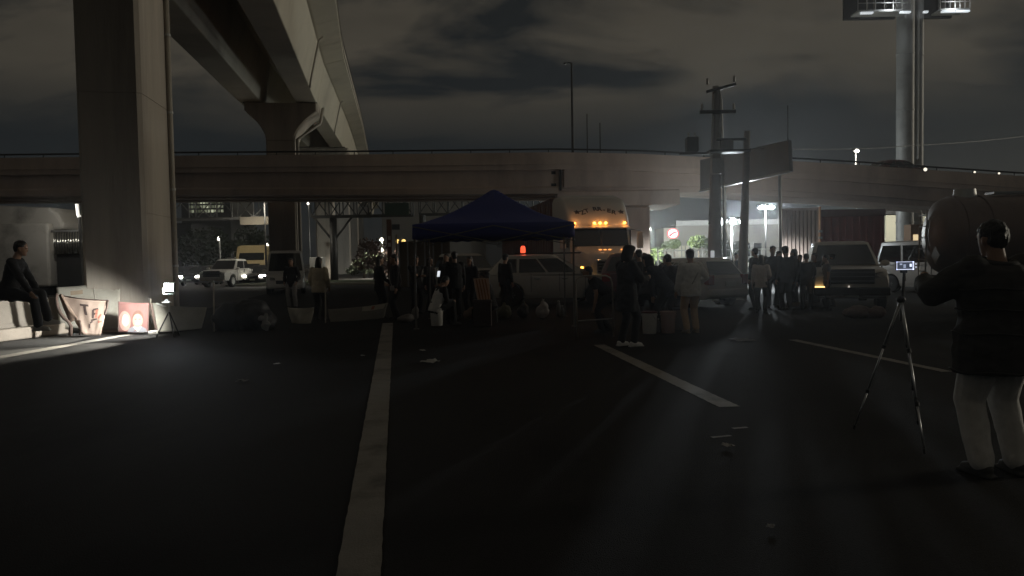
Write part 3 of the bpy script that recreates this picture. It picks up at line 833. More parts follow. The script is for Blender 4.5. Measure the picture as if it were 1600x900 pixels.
# ---------------- box trailer and container on the right, tank trailer
RTR = mat('faded_red_trailer', (0.20, 0.06, 0.055), 0.6, var=0.12, scale=1.2, stain=(0.12, 0.04, 0.035), sscale=0.7)
x0, x1 = at(1281, 360, 36).x, at(1384, 360, 36).x
zt = at(1330, 327, 36).z
t = thing('box_trailer', 'faded red box trailer parked broadside behind the light pickup truck', 'trailer', ((x0 + x1) / 2, 36.0, 0), radians(2))
w = (x1 - x0)
MB().box((0, 1.25, (zt + 1.15) / 2 + 0), (w, 2.45, zt - 1.15)).make('box', RTR, t, bevel=0.03)
MB().box((0, -0.02, zt - .17), (w + .02, .06, .34)).make('top_rail', mat('trailer_rail', (0.10, 0.05, 0.045), 0.6), t, bevel=.01)
MB().box((0, -0.02, 1.25), (w + .02, .06, .24)).make('bottom_rail', DARKST, t, bevel=.01)
for k in range(9): MB().box((-w / 2 + .2 + k * (w - .4) / 8, -0.012, (zt + 1.2) / 2), (.035, .03, zt - 1.6)).make('side_rib', RTR, t)
for xx in (-1.2, 0.1):
    wheel(t, xx, 0.22, .5, .3, STEEL, 8); wheel(t, xx, 2.3, .5, .3, STEEL, 8)
BRC = mat('brown_container', (0.20, 0.15, 0.125), 0.7, var=0.12, scale=1.5, stain=(.12, .08, .06), sscale=.6)
x0 = at(1222, 360, 36).x; x1 = at(1279, 360, 36).x; zt2 = at(1250, 326, 36).z
t = thing('shipping_container', 'brownish corrugated container box standing left of the red trailer', 'container', ((x0 + x1) / 2, 36.0, 0), radians(-20))
w = x1 - x0
MB().box((0, 1.3, zt2 / 2 + .5), (w, 2.4, zt2 - 1.0)).make('box', BRC, t)
for k in range(10):
    cx = -w / 2 + (k + .5) * w / 10
    MB().prism([(cx - .062, 0.098), (cx - .03, 0.04), (cx + .03, 0.04), (cx + .062, 0.098)], 1.05, zt2 - .08, 'z').make('corrugation', BRC, t)
MB().box((0, .06, zt2 - .03), (w + .04, .12, .14)).make('top_rail', BRC, t, bevel=.01)
MB().box((0, 1.2, .5), (w, 2.0, 1.0)).make('chassis', DARKST, t)
c = at(1281, 360, 34.5)
t = thing('marker_pole', 'thin pole catching orange light between container and red trailer', 'pole', (c.x, 34.5, 0))
MB().cyl((0, 0, 0), (0, 0, 3.75), .05, n=10).make('pole', mat('orange_pole', (0.45, 0.24, 0.13), 0.5), t, smooth=True)  # orange light falling on the pole is put into its base colour
for z in (1.5, 2.3, 2.6): MB().box((0, -.05, z), (.16, .08, .1)).make('bracket', STEEL, t)

TANK = mat('dark_tank_steel', (0.20, 0.145, 0.125), 0.45, 0.15, var=0.12, scale=1.5, stain=(.13, .09, .075), sscale=.8)
tc_ = at(1455, 368, 17.6)
tk = thing('tank_trailer', 'dark steel tank trailer with ringed barrel behind the man at the tripod', 'tank trailer', (tc_.x, 17.6, 0), radians(-6))
R0 = 0.93; zc_ = at(1480, 369, 17.5).z
m = MB()
prof = [(.001, -.02), (.35, .0), (.65, .06), (.84, .17), (R0 - .01, .32), (R0, .42)] + [(R0, .42 + k * .6) for k in range(1, 16)] + [(R0 - .01, 9.55), (.84, 9.7), (.35, 9.86), (.001, 9.88)]
m.lathe(prof, 32, (0, 0, zc_), 'x').make('barrel', TANK, tk, smooth=True, sharp=60)
for x in (.45, 1.0, 2.4, 4.2, 6.0, 7.8, 9.5):
    MB().lathe([(R0 - .01, x - .045), (R0 + .035, x - .03), (R0 + .035, x + .03), (R0 - .01, x + .045)], 32, (0, 0, zc_), 'x').make('ring', TANK, tk, smooth=True, sharp=40)
MB().cyl((.75, 0, zc_ + R0 - .05), (.75, 0, zc_ + R0 + .17), .26, .23, 18).make('hatch', STEEL, tk, smooth=True, sharp=40)
MB().box((4.9, 0, zc_ + R0 + .06), (7.2, .42, .05)).make('walkway', STEEL, tk)
MB().box((5.0, 0, zc_ - R0 - .12), (9.6, .9, .24)).make('chassis', DARKST, tk)
for x in (6.8, 8.1, 1.6):
    for s in (-1, 1): wheel(tk, x, s * .8, .48, .45, STEEL, 8)
lm = MB()
for s in (-.18, .18): lm.cyl((-.06, s + .35, zc_ - R0 - .1), (-.02, s + .35, zc_ + R0 * .7), .018, n=6)
for k in range(6): lm.cyl((-.05, .17, zc_ - R0 + .1 + k * .27), (-.05, .53, zc_ - R0 + .1 + k * .27), .015, n=6)
lm.make('ladder', STEEL, tk)
MB().box((-.05, -.35, zc_ - .45), (.02, .3, .3), R=Matrix.Rotation(pi / 4, 3, 'X')).make('hazard_placard', mat('placard', (.3, .28, .26), .6), tk)

# ---------------- left: white lorry with shining ribbed panel
LOR = mat('white_lorry_body', (0.52, 0.50, 0.46), 0.6, var=0.08, scale=1.0, stain=(.2, .19, .17), sscale=.7)
c0 = at(78, 440, 21); 
t = thing('box_lorry', 'white box lorry with rounded roof pod and shining ribbed side panel beside the near pier', 'truck', (c0.x, 21.0, 0), 0.0)
xl = -7.5
z_a, z_b = at(40, 360, 21).z, at(40, 320, 21).z
MB().box((xl / 2, 1.2, (z_a + 1.0) / 2 + .1), (-xl, 2.4, z_a - 0.8)).make('cargo_box', LOR, t, bevel=.06)
pz = [(xl, z_a + .02), (.28, z_a + .02), (.28, z_a + .22), (.08, z_b - .18), (-.1, z_b - .06), (-1.6, z_b + .02), (xl, z_b + .06)]
MB().prism(pz, .25, 2.2, 'y').make('roof_pod', LOR, t, bevel=.08)
SHINE = mat('ribbed_steel_panel', (0.62, 0.62, 0.58), 0.18, 0.95, var=0.05)
xa, xb_ = at(80, 380, 21).x - c0.x, at(128, 380, 21).x - c0.x
za, zb_ = at(100, 397, 21).z, at(100, 362, 21).z
m = MB(); nn = 66; top, bot = [], []
for k in range(nn + 1):
    x = xa + (xb_ - xa) * k / nn
    y = .10 + .035 * sin(k * 1.1 + .6 * sin(k * .7))
    top.append(V((x, y, zb_))); bot.append(V((x, y, za)))
m.loft([bot, top], cap=False, closed=False); o = m.make('ribbed_panel', SHINE, t, smooth=True)
sm = o.modifiers.new('sheet', 'SOLIDIFY'); sm.thickness = .012
MB().box(((xa + xb_) / 2, .14, zb_ + .03), (xb_ - xa + .1, .12, .05)).make('panel_rail', STEEL, t)
MB().box(((xa + xb_) / 2, .9, (za + 1.1) / 2 - .05), (xb_ - xa, 1.4, za - .7)).make('tool_locker', DARKST, t, bevel=.02)
MB().box((xl / 2 + .5, 1.2, .85), (-xl + 2, .9, .25)).make('chassis', DARKST, t)
for x in (-.7, -5.5):
    for y in (.25, 2.15): wheel(t, x, y, .48, .3, STEEL, 8)
c = at(124, 330, 20.2)
t = thing('tube_lamp', 'short lit tube lamp on a post left of the near pier', 'lamp', (c.x, 20.2, 0))
MB().cyl((0, 0, 0), (0, 0, at(124, 318, 20.2).z), .04, n=8).make('post', DARKST, t)
za, zb_ = at(124, 339, 20.2).z, at(124, 319, 20.2).z
MB().path([(-.02, -.07, zb_), (0, -.07, za + .07), (.03, -.07, za)], [.04, .04, .055], 10).make('tube', glow('tube_glow', (1, .97, .88), .75), t, smooth=True)
lamp('tube_light', (-.35, -.5, (za + zb_) / 2), 28, (1, .95, .85), t, .2)

# ---------------- far yellow dump truck on the left
YEL = paint('yellow_truck_paint', (0.55, 0.42, 0.20), 0.5, 0.0)
c = at(393, 420, 60)
t = thing('dump_truck', 'pale yellow tall truck facing the camera in the far traffic on the left', 'truck', (c.x, 60, 0), ROADYAW)
m = MB(); m.loft([rsec(0, 1.2, .8, 1.75, .1), rsec(-.3, 1.24, .8, 2.3, .1), rsec(-.55, 1.2, .9, 3.05, .12), rsec(-2.4, 1.2, .9, 3.15, .12)]); m.make('cab', YEL, t, smooth=True, sharp=40)
MB().add([(.0 - .02, -1.0, 1.85), (-.02, 1.0, 1.85), (-.38, .95, 2.5), (-.38, -.95, 2.5), (-.1, -1.0, 1.85), (-.1, 1.0, 1.85), (-.46, .95, 2.5), (-.46, -.95, 2.5)], [(0, 1, 2, 3), (7, 6, 5, 4), (0, 4, 5, 1), (1, 5, 6, 2), (2, 6, 7, 3), (3, 7, 4, 0)]).make('windshield', GLASSD, t)
MB().box((-5.2, 0, 2.1), (5.2, 2.5, 1.7), top=(1.05, 1.04)).make('dump_bed', YEL, t, bevel=.05)
MB().box((.05, 0, .75), (.25, 2.4, .4)).make('front_bumper', WHITEP, t, bevel=.05)
MB().box((.03, 0, 1.3), (.05, 1.3, .5)).make('grille', BLACKP, t)
for s in (-1, 1):
    MB().box((.06, s * .95, 1.15), (.08, .3, .22)).make('headlight', CLEARL, t, bevel=.03)
    mo = MB().path([(-.4, s * 1.2, 2.6), (-.3, s * 1.5, 2.5), (-.3, s * 1.5, 1.9)], .03, 6).make('mirror_arm', CHROME, t)
    MB().box((-.3, s * 1.5, 2.2), (.1, .25, .5)).make('mirror', CHROME, mo, bevel=.03)
    for x in (-1.0, -5.6, -6.8): wheel(t, x, s * 1.0, .5, .4, STEEL, 8)
# flatbed with ramps left of it
c = at(335, 420, 64)
t = thing('flatbed_truck', 'flat bed tow truck with pale sloping bed in the far traffic', 'truck', (c.x, 66, 0), ROADYAW - .5)
m = MB(); m.loft([rsec(0, 1.0, .7, 1.3, .1), rsec(-1.0, 1.05, .7, 1.5, .1), rsec(-1.5, 1.0, .7, 2.15, .1), rsec(-2.8, 1.0, .7, 2.2, .1)]); m.make('cab', WHITEC, t, smooth=True, sharp=40)
MB().box((-1.22, 0, 1.8), (.3, 1.8, .5), R=Matrix.Rotation(radians(-38), 3, 'Y')).make('windshield', GLASSD, t)
MB().box((-6.0, 0, 1.5), (6.0, 2.3, .16), R=Matrix.Rotation(radians(7), 3, 'Y')).make('bed', mat('pale_bed', (.42, .4, .37), .5), t)
for s in (-1, 1):
    MB().box((.02, s * .75, 1.0), (.08, .3, .2)).make('headlight', HEADL, t, bevel=.03)
    for x in (-.9, -6.0): wheel(t, x, s * .9, .42, .3, STEEL, 6)
# ------------------------------------------------------------------ lamps of the car park behind the right end of the bridge
COOL = (0.86, 0.95, 1.0)
floodlamp(1143, 346, 34.5, 'dazzling white flood lamp on a post between the two utility poles', 6000, COOL, heads=3, r=0.19, strength=14, group='car park flood lamps', halo=350, glare=(600, 60))
floodlamp(1196, 324, 62, 'tall twin headed flood lamp right of the utility poles', 15000, COOL, aim=8, heads=2, r=0.34, strength=12, group='car park flood lamps', halo=1500, glare=(2200, 50))
floodlamp(1010, 358, 55, 'white lamp shining close beside the truck cab', 9000, (0.92, 1.0, 0.95), aim=8, heads=1, r=0.30, strength=12, group='car park flood lamps', halo=1200, glare=(1800, 50))
floodlamp(1337, 236, 70, 'small lit street lamp rising above the lower bridge', 300, (1.0, 0.96, 0.84), r=0.28, strength=9)
# smaller lamps glimpsed in the far street on the left
for px, py, D, lb, r_ in ((597, 374, 70, 'single white lamp over the dark bushes left of the canopy', .22),
                          (341 + 72, 313, 55, 'paired lamp heads high under the lower bridge, left of the second pier', .241),
                          (419, 383, 62, 'small round lamp beside the second pier, over the yellow truck', .13),
                          (482, 318, 90, 'small bright lamp right of the second pier', .16),
                          (343, 404 - 31, 58, 'tiny far lamp left of the yellow truck', .08)):
    floodlamp(px, py, D, lb, (4000 if px == 597 else 500) if r_ > .2 else 0, (1.0, .93, .78), heads=2 if r_ == .241 else 1, r=r_ * (.6 if r_ == .241 else 1), strength=5, group='far street lamps')
c = at(626, 377, 66)
t = thing('signal_lamp', 'pair of small yellow lamps right of the far white lamp', 'signal light', (c.x, 66, 0))
MB().cyl((0, 0, 0), (0, 0, c.z + .4), .06, n=8).make('post', DARKST, t)
for s in (-.28, .28): MB().ell((s, -.1, c.z), (.18, .1, .18)).make('lens', glow('yellow_lens', (1, .66, .2), 1.6), t, smooth=True)

# car park ground
a, b_ = at(1000, 405, 44), at(1240, 405, 44)
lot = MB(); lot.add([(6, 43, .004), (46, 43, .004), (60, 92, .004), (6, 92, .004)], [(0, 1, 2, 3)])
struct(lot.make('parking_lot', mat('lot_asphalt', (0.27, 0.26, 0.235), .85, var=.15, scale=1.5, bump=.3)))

# store with sign wall
STW = mat('store_wall_paint', (0.42, 0.38, 0.31), .8, var=.06, scale=.6, bump=.1, stain=(.34, .31, .25), sscale=.3)
D = 80.0
def px_x(px, D): return at(px, 400, D).x
st = thing('store', 'long low beige store with taller sign wall at its left end', 'building', (px_x(1035, D), D, 0))
X = lambda px: px_x(px, D) - st.location.x
zt, zs = at(1048, 354, D).z, at(1120, 352, D).z
MB().box(((X(1037) + X(1060)) / 2, 2, at(1048, 356, D).z / 2), (X(1060) - X(1037), 4, at(1048, 356, D).z)).make('sign_wall', STW, st, bevel=.05)
zl = at(1140, 349, D).z
ww = X(1420) - X(1060)
MB().box((X(1060) + ww / 2, 7.3, zl / 2), (ww, 12, zl)).make('wall', mat('store_grey_wall', (.30, .275, .24), .85, var=.07, scale=.5, stain=(.22, .2, .18), sscale=.3), st)
MB().box((X(1060) + ww / 2, 1.2, zl + .15), (ww, .5, .55)).make('fascia', mat('store_fascia', (.5, .49, .46), .6), st)
MB().box(((X(1062) + X(1079)) / 2, 1.0, 1.35), (X(1079) - X(1062), .5, 2.7)).make('door_panel', mat('pale_panel', (.55, .5, .38), .7), st, bevel=.02)
for k in range(1, 3):
    MB().box((X(1062) + (X(1079) - X(1062)) * k / 3, .72, 1.35), (.06, .05, 2.6)).make('panel_joint', BLACKP, st)
for px0, px1 in ((1148, 1160), (1166, 1178), (1184, 1196)):
    MB().box(((X(px0) + X(px1)) / 2, 1.28, 2.1), (X(px1) - X(px0), .08, 1.5)).make('window', GLASSD, st)
# oval red sign with white swoosh
sg = MB(); cx, cz = X(1051.5), at(1051, 365, D).z
el = lambda rx_, rz, y0, y1, m, n=28: m.prism([(cx + rx_ * cos(2 * pi * k / n), cz + rz * sin(2 * pi * k / n)) for k in range(n)], y0, y1, 'y')
o = el(.62, .55, -.10, -.003, MB()).make('sign', glow('sign_white', (1, .93, .9), .85), st)
m = MB(); n = 28
m.loft([[V((cx + r * .62 * cos(2 * pi * k / n), y, cz + r * .55 * sin(2 * pi * k / n))) for k in range(n)] for r, y in ((1.02, -.05), (1.02, -.12), (.86, -.12), (.86, -.05))])
SR_ = glow('sign_red', (.85, .03, .05), .9)
m.make('sign_ring', SR_, o)
m = MB()
sw = [(-.45, -.22), (-.25, -.02), (.05, .16), (.42, .24), (.46, .12), (.12, .02), (-.12, -.14), (-.22, -.34)]
m.prism([(cx + x, cz + z) for x, z in sw], -.125, -.1, 'y').make('sign_swoosh', SR_, o)
# railing in front of the car park
rl = thing('railing', 'long pale metal railing round the lit car park', 'fence', (0, 44.5, 0))
xa, xb_ = px_x(1028, 44.5), px_x(1236, 44.5)
PALE = mat('pale_metal', (.55, .55, .5), .45, .3)
for z in (.55, 1.0, 1.45, 1.9): MB().cyl((xa, 0, z), (xb_, 0, z), .03, n=6).make('bar', PALE, rl)
MB().box(((xa + xb_) / 2, .05, .14), (xb_ - xa, .2, .28)).make('plinth', mat('pale_plinth', (.5, .5, .44), .8), rl)
k = xa; first = None
while k < xb_ + .01:
    if first is None:
        first = MB().cyl((0, 0, 0), (0, 0, 1.95), .045, n=6).make('post', PALE, rl); q = first
    else:
        q = first.copy(); COL.objects.link(q); q.parent = rl
    q.location = (k, 0, 0); k += (xb_ - xa) / 9
# parked cars in the lot
for px, D, yaw, lb in ((1088, 56, 15, 'white car parked behind the railing left of the utility pole'), (1182, 60, 190, 'white car parked behind the railing right of the flood lamp'), (1206, 64, 200, 'pale car parked near the brown container behind the railing')):
    car('parked_car', lb, 'car', (px_x(px, D), D, 0), radians(yaw), P_sedan(WHITEC), 'cars in the lit car park')

# ------------------------------------------------------------------ trees and plants
def leafmat(n, c): return mat(n, c, .7, var=.35, scale=3, trans=.25)
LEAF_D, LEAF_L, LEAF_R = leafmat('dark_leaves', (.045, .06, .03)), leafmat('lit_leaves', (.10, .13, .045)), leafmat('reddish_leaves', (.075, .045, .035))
BARK = mat('bark', (.09, .07, .05), .9, var=.25, scale=10, bump=.6)
def leaves(mb, c, r, n, s):
    for _ in range(n):
        while True:
            p = V((rnd.uniform(-1, 1), rnd.uniform(-1, 1), rnd.uniform(-1, 1)))
            if p.length < 1 and (p.length > .45 or rnd.random() < .3): break
        q = V((c[0] + p.x * r[0], c[1] + p.y * r[1], c[2] + p.z * r[2]))
        a = V((rnd.gauss(0, 1), rnd.gauss(0, 1), rnd.gauss(0, 1))).normalized(); b = a.orthogonal().normalized()
        b = (Matrix.Rotation(rnd.uniform(0, 6.28), 3, a) @ b)
        w = a.cross(b); k = s * rnd.uniform(.6, 1.3)
        mb.add([q - b * k, q + w * k * .45, q + b * k, q - w * k * .45], [(0, 1, 2, 3)])
def tree(name, label, loc, h, crown, lm, n=900, s=.22, clumps=9, cat='tree', group=None, trunk_r=.16):
    t = thing(name, label, cat, loc, rnd.uniform(0, 6), group)
    cz = h - crown[2]
    m = MB(); m.path([(0, 0, -.05), (.05, .02, cz * .5), (.0, .08, cz)], [trunk_r, trunk_r * .75, trunk_r * .5], 8)
    f = MB()
    for k in range(clumps):
        a = k * 2.4; q = sqrt((k + .5) / clumps) * .68
        z = cz + crown[2] * rnd.uniform(-.55, .75)
        e = V((crown[0] * q * cos(a), crown[1] * q * sin(a), z))
        m.path([(0, .08, cz * .85), e * .55 + V((0, 0, cz * .42)), e], [trunk_r * .45, trunk_r * .3, .015], 5)
        sc = rnd.uniform(.36, .6)
        leaves(f, e, (crown[0] * sc, crown[1] * sc, crown[2] * sc), n // clumps, s)
    m.make('trunk', BARK, t, smooth=True)
    f.make('crown', lm, t)
    return t
def topiary(px, py, D, r, lb, grp):
    c = at(px, py, D)
    t = thing('topiary_tree', lb, 'tree', (c.x, D, 0), 0, grp)
    m = MB(); m.path([(0, 0, 0), (.05, 0, c.z * .5), (0, 0, c.z)], [.09, .07, .05], 8); m.make('trunk', BARK, t)
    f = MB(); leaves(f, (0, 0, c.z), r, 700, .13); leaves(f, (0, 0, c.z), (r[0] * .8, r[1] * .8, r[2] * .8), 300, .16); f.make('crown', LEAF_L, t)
topiary(1091, 378, 58, (.85, .8, .52), 'flat round topiary tree left of the left utility pole', 'clipped trees in the car park')
topiary(1053, 381, 62, (.62, .6, .4), 'small topiary tree below the oval red sign', 'clipped trees in the car park')
topiary(1041, 383, 64, (.4, .4, .3), 'smallest topiary tree left of the oval red sign', 'clipped trees in the car park')
def spiky(px, py, D, h, r, n, lb, grp=None):
    c = gp(px, py) if py else at(px, 405, D)
    t = thing('yucca', lb, 'plant', (at(px, 405, D).x, D, 0), 0, grp)
    m = MB(); tops = []
    for k in range(5):
        a = k * 1.3; e = V((cos(a) * r * .5, sin(a) * r * .5, h * rnd.uniform(.45, .75))); tops.append(e)
        m.path([(0, 0, 0), e * .5 + V((0, 0, .1)), e], [.12, .08, .06], 6)
    m.make('stem', BARK, t)
    f = MB()
    for e in tops:
        for _ in range(n // 5):
            d = V((rnd.gauss(0, 1), rnd.gauss(0, 1), rnd.gauss(.35, .8))).normalized(); L_ = rnd.uniform(.5, 1.0) * r * .75
            sd_ = d.orthogonal().normalized() * .05
            tip = e + d * L_ + V((0, 0, -.25 * L_ * L_))
            mid = e + d * L_ * .55
            f.add([e - sd_ * .6, e + sd_ * .6, mid + sd_, tip, mid - sd_], [(0, 1, 2, 3, 4)])
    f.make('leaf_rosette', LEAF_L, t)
spiky(1134, None, 52, 3.3, 1.7, 420, 'brightly lit spiky yucca bush between the utility poles')
spiky(1016, None, 58, 2.6, 1.1, 260, 'lit yucca bush just right of the truck cab')
for px, D, h, cr, lm, lb in ((585, 64, 3.3, (2.6, 1.8, 1.5), LEAF_R, 'dark reddish bushy tree on the traffic island'), (568, 70, 2.3, (2.0, 1.6, 1.1), LEAF_D, 'low dark bush left of the reddish tree'), (606, 72, 2.6, (1.6, 1.4, 1.2), LEAF_R, 'dark bush right of the reddish tree beside the signal pole')):
    tree('bushy_tree', lb, (px_x(px, D), D, 0), h, cr, lm, 900, .2, 9, group='bushes on the far island')
for px, D, h, cr, lb in ((285, 95, 5.5, (4, 3, 2.3), 'dark tree farthest left behind the far traffic'), (322, 100, 6.2, (4.4, 3, 2.6), 'tall dark tree behind the far traffic, below the lit office floors'), (362, 92, 4.6, (3.6, 3, 2.0), 'low dark tree behind the yellow truck'), (398, 105, 6.6, (4.2, 3, 2.7), 'dark tree beneath the pale sign of the far gantry')):
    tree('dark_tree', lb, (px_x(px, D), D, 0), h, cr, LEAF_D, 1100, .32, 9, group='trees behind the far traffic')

# ------------------------------------------------------------------ utility poles
UC = mat('pole_concrete', (.30, .29, .28), .8, var=.1, scale=3, bump=.2)
CER = mat('porcelain', (.45, .43, .42), .25)
D = 27.0
ptop, pbot = at(1121, 135, D), at(1114, 470, D)
u1 = thing('utility_pole', 'tall concrete utility pole with two crossarms, pipes and a strut', 'utility pole', (pbot.x + .05, D, 0))
H1 = ptop.z
MB().path([(0, 0, 0), (.12, 0, H1)], [.28, .13], 14).make('pole', UC, u1, smooth=True, sharp=50)
MB().path([(.33, -.15, 0), (.33, -.12, H1 * .55), (.27, -.1, H1 - .5), (.2, -.05, H1 - .15)], .045, 8).make('conduit', STEEL, u1, smooth=True)
MB().path([(-.22, -.2, H1 * .35), (-.1, -.16, H1 * .7), (.0, -.12, H1 - .3)], .035, 8).make('conduit', STEEL, u1, smooth=True)
ca = MB().box((.12, -.18, H1 - .95), (1.3, .1, .12)).make('crossarm', DARKST, u1, bevel=.01)
cb2 = MB().box((.25, -.18, H1 - .1), (1.1, .1, .1), R=Matrix.Rotation(radians(-14), 3, 'Y')).make('crossarm', DARKST, u1, bevel=.01)
for x, z in ((-.45, H1 - .88), (.7, H1 - .88), (-.25, H1 + .03), (.72, H1 + .1)):
    MB().lathe([(.03, 0), (.06, .03), (.04, .07), (.06, .1), (.04, .14), (.055, .18), (.02, .24)], 10, (x, -.18, z)).make('insulator', CER, u1, smooth=True)
MB().path([(.15, 0, 3.6), (.75, .3, 1.6), (1.1, .5, .0)], .02, 6).make('guy_wire', STEEL, u1)
zb_ = at(1115, 262, D).z
MB().box((.0, -.38, zb_), (.36, .25, .55)).make('control_box', STEEL, u1, bevel=.02)
sx = at(1127, 395, D)
MB().box((-.14, -.31, sx.z - .05), (.13, .02, .26)).make('notice', glow('lit_notice', (.9, .95, 1), .35), u1)
p2b = at(1159, 470, 25.5)
u2 = thing('utility_pole', 'shorter concrete utility pole right of the tall one, carrying a transformer platform', 'utility pole', (p2b.x, 25.5, 0))
H2 = at(1172, 205, 25.5).z
MB().path([(0, 0, 0), (.22, 0, H2)], [.18, .10], 14).make('pole', UC, u2, smooth=True, sharp=50)
MB().box((-.45, -.05, at(1150, 237, 25.5).z), (1.4, .5, .09)).make('platform', DARKST, u2, bevel=.01)
MB().cyl((-.5, -.05, at(1150, 235, 25.5).z), (-.5, -.05, at(1150, 220, 25.5).z), .22, n=14).make('transformer', mat('transformer_grey', (.12, .12, .12), .6), u2, smooth=True, sharp=50)
MB().box((-.35, -.05, at(1150, 218, 25.5).z), (1.0, .1, .08)).make('crossarm', DARKST, u2, bevel=.01)
z3 = at(1085, 235, 27).z
t = thing('transformer', 'dark transformer box on a bracket left of the tall utility pole', 'transformer', (at(1081, 235, 27).x, 27, z3 - .1))
MB().box((0, 0, .3), (.42, .4, .55)).make('tank', DARKST, t, bevel=.04)
MB().box((.1, 0, -.02), (1.1, .12, .08)).make('bracket', DARKST, t)
for s in (-.12, .12): MB().lathe([(.02, .57), (.05, .6), (.03, .66), (.045, .7), (.02, .76)], 8, (s, 0, 0)).make('bushing', CER, t)
a, b_, c_ = at(1172, 232, 25.5), at(1420, 213, 40), at(1640, 208, 52)
m = MB(); m.path([(a.lerp(b_, q / 8) if q <= 8 else b_.lerp(c_, (q - 8) / 8)) - V((0, 0, .5 * sin(pi * q / 16))) for q in range(17)], .013, 5)
tag(m.make('power_line', BLACKP), 'sagging cable from the shorter pole passing in front of the twin columns', 'cable')

# slanted dark billboard behind the poles
DB = mat('dark_sheet', (.30, .325, .335), .7, var=.10, scale=1)
P = [at(1094, 299, 33), at(1234, 268, 24.5), at(1231, 219, 24.5), at(1094, 250, 33)]
bb = thing('billboard', 'dark slanting billboard hung high behind the two utility poles', 'billboard', (P[0].x, P[0].y, 0))
o0 = bb.location
nn = (P[1] - P[0]).cross(P[3] - P[0]).normalized()
if nn.y < 0: nn = -nn
q = [p - o0 for p in P]
MB().loft([q, [p + nn * .12 for p in q]]).make('panel', DB, bb)
m = MB()
m.path([q[0] - nn * .02, q[1] - nn * .02], .05, 6); m.make('lower_rail', mat('pale_rail', (.42, .42, .4), .4, .5), bb)
for f in (.25, .85):
    a = q[0].lerp(q[1], f); b_ = q[3].lerp(q[2], f)
    MB().cyl((a.x + nn.x * .3, a.y + nn.y * .3, 0), (b_.x + nn.x * .3, b_.y + nn.y * .3, b_.z), .055, n=10).make('post', STEEL, bb, smooth=True)

# ------------------------------------------------------------------ monopole with twin columns and lit catwalk
D = 60
MONO = mat('grey_column_paint', (.34, .34, .33), .55, .2, var=.07, scale=.8, stain=(.24, .24, .23), sscale=.5)
cxm = px_x(1424, D)
mo_ = thing('billboard_tower', 'pair of tall grey steel columns carrying a billboard platform above the picture', 'tower', (cxm, D, 0))
XX = lambda px: px_x(px, D) - cxm
zp = at(1424, 28, D).z
for pa, pb in ((1401, 1426), (1427, 1447)):
    r = (XX(pb) - XX(pa)) / 2
    m = MB(); m.cyl(((XX(pa) + XX(pb)) / 2 + (.0), 0 if pa < 1410 else .6, 0), ((XX(pa) + XX(pb)) / 2, 0 if pa < 1410 else .6, zp + 6), r, n=28)
    o = m.make('column', MONO, mo_, smooth=True, sharp=50)
    for z in (4, 8.5, 13, 17.5): MB().lathe([(r, z - .06), (r + .04, z - .05), (r + .04, z + .05), (r, z + .06)], 28, ((XX(pa) + XX(pb)) / 2, 0 if pa < 1410 else .6, 0)).make('flange', MONO, o, smooth=True, sharp=40)
m = MB()
m.cyl((XX(1425.5), -.75, 9), (XX(1425.5), -.75, zp), .07, n=8)
m.make('cable_pipe', STEEL, mo_)
for x0, x1, nm in ((1323, 1402, 'left'), (1446, 1490, 'right')):
    xa, xb_ = XX(x0), XX(x1)
    MB().box(((xa + xb_) / 2, -1.3, zp), (xb_ - xa, 1.3, .14)).make('catwalk', STEEL, mo_)
    MB().box(((xa + xb_) / 2, .6, zp + 2.2), (xb_ - xa, .3, 4.2)).make('sign_back', BLACKP, mo_)
    r = MB()
    for z in (.6, 1.15): r.cyl((xa, -1.9, zp + z), (xb_, -1.9, zp + z), .03, n=6)
    k = xa
    while k < xb_ + .05: r.cyl((k, -1.9, zp), (k, -1.9, zp + 1.15), .03, n=6); k += (xb_ - xa) / 6
    r.make('handrail', STEEL, mo_)
    for q_ in (.36, .5, .72):
        MB().cyl((xa + (xb_ - xa) * q_, -.3, zp + .1), (xa + (xb_ - xa) * q_, -.3, zp + 3.5), .09, n=8).make('strut', CHROME, mo_)
for x0, x1 in ((1327, 1345), (1386, 1401), (1421, 1427), (1448, 1466), (1468, 1489)):
    xa, xb_ = XX(x0), XX(x1)
    MB().box(((xa + xb_) / 2, -1.9, zp - .16), (xb_ - xa, .25, .13)).make('lamp_strip', glow('strip_light', (.9, .96, 1), .55), mo_)  # glowing strips stand in for the lit undersides of the catwalk
lamp('strip_glow', (XX(1375), -2.6, zp + .4), 60, (.9, .96, 1), mo_, .3)
lamp('strip_glow', (XX(1470), -2.6, zp + .4), 60, (.9, .96, 1), mo_, .3)
# small lights on the right stretch of the lower bridge
for px, py, lb, s_ in ((1445, 265, 'bright small lamp on the bridge parapet right of the twin columns', .09), (1522, 269, 'first of two faint lamps far right on the bridge parapet', .05), (1560, 271, 'second of two faint lamps far right on the bridge parapet', .05)):
    c = at(px, py, XD - .05); t = thing('parapet_lamp', lb, 'lamp', (c.x, XD - .06, c.z), 0)
    MB().box((0, 0.02, 0), (s_ * 2.4, .08, s_ * 2)).make('housing', DARKST, t); MB().ell((0, -.04, 0), (s_, .05, s_)).make('lens', glow('parapet_lens', (1, .92, .75), 1.3 if s_ > .06 else .35), t)
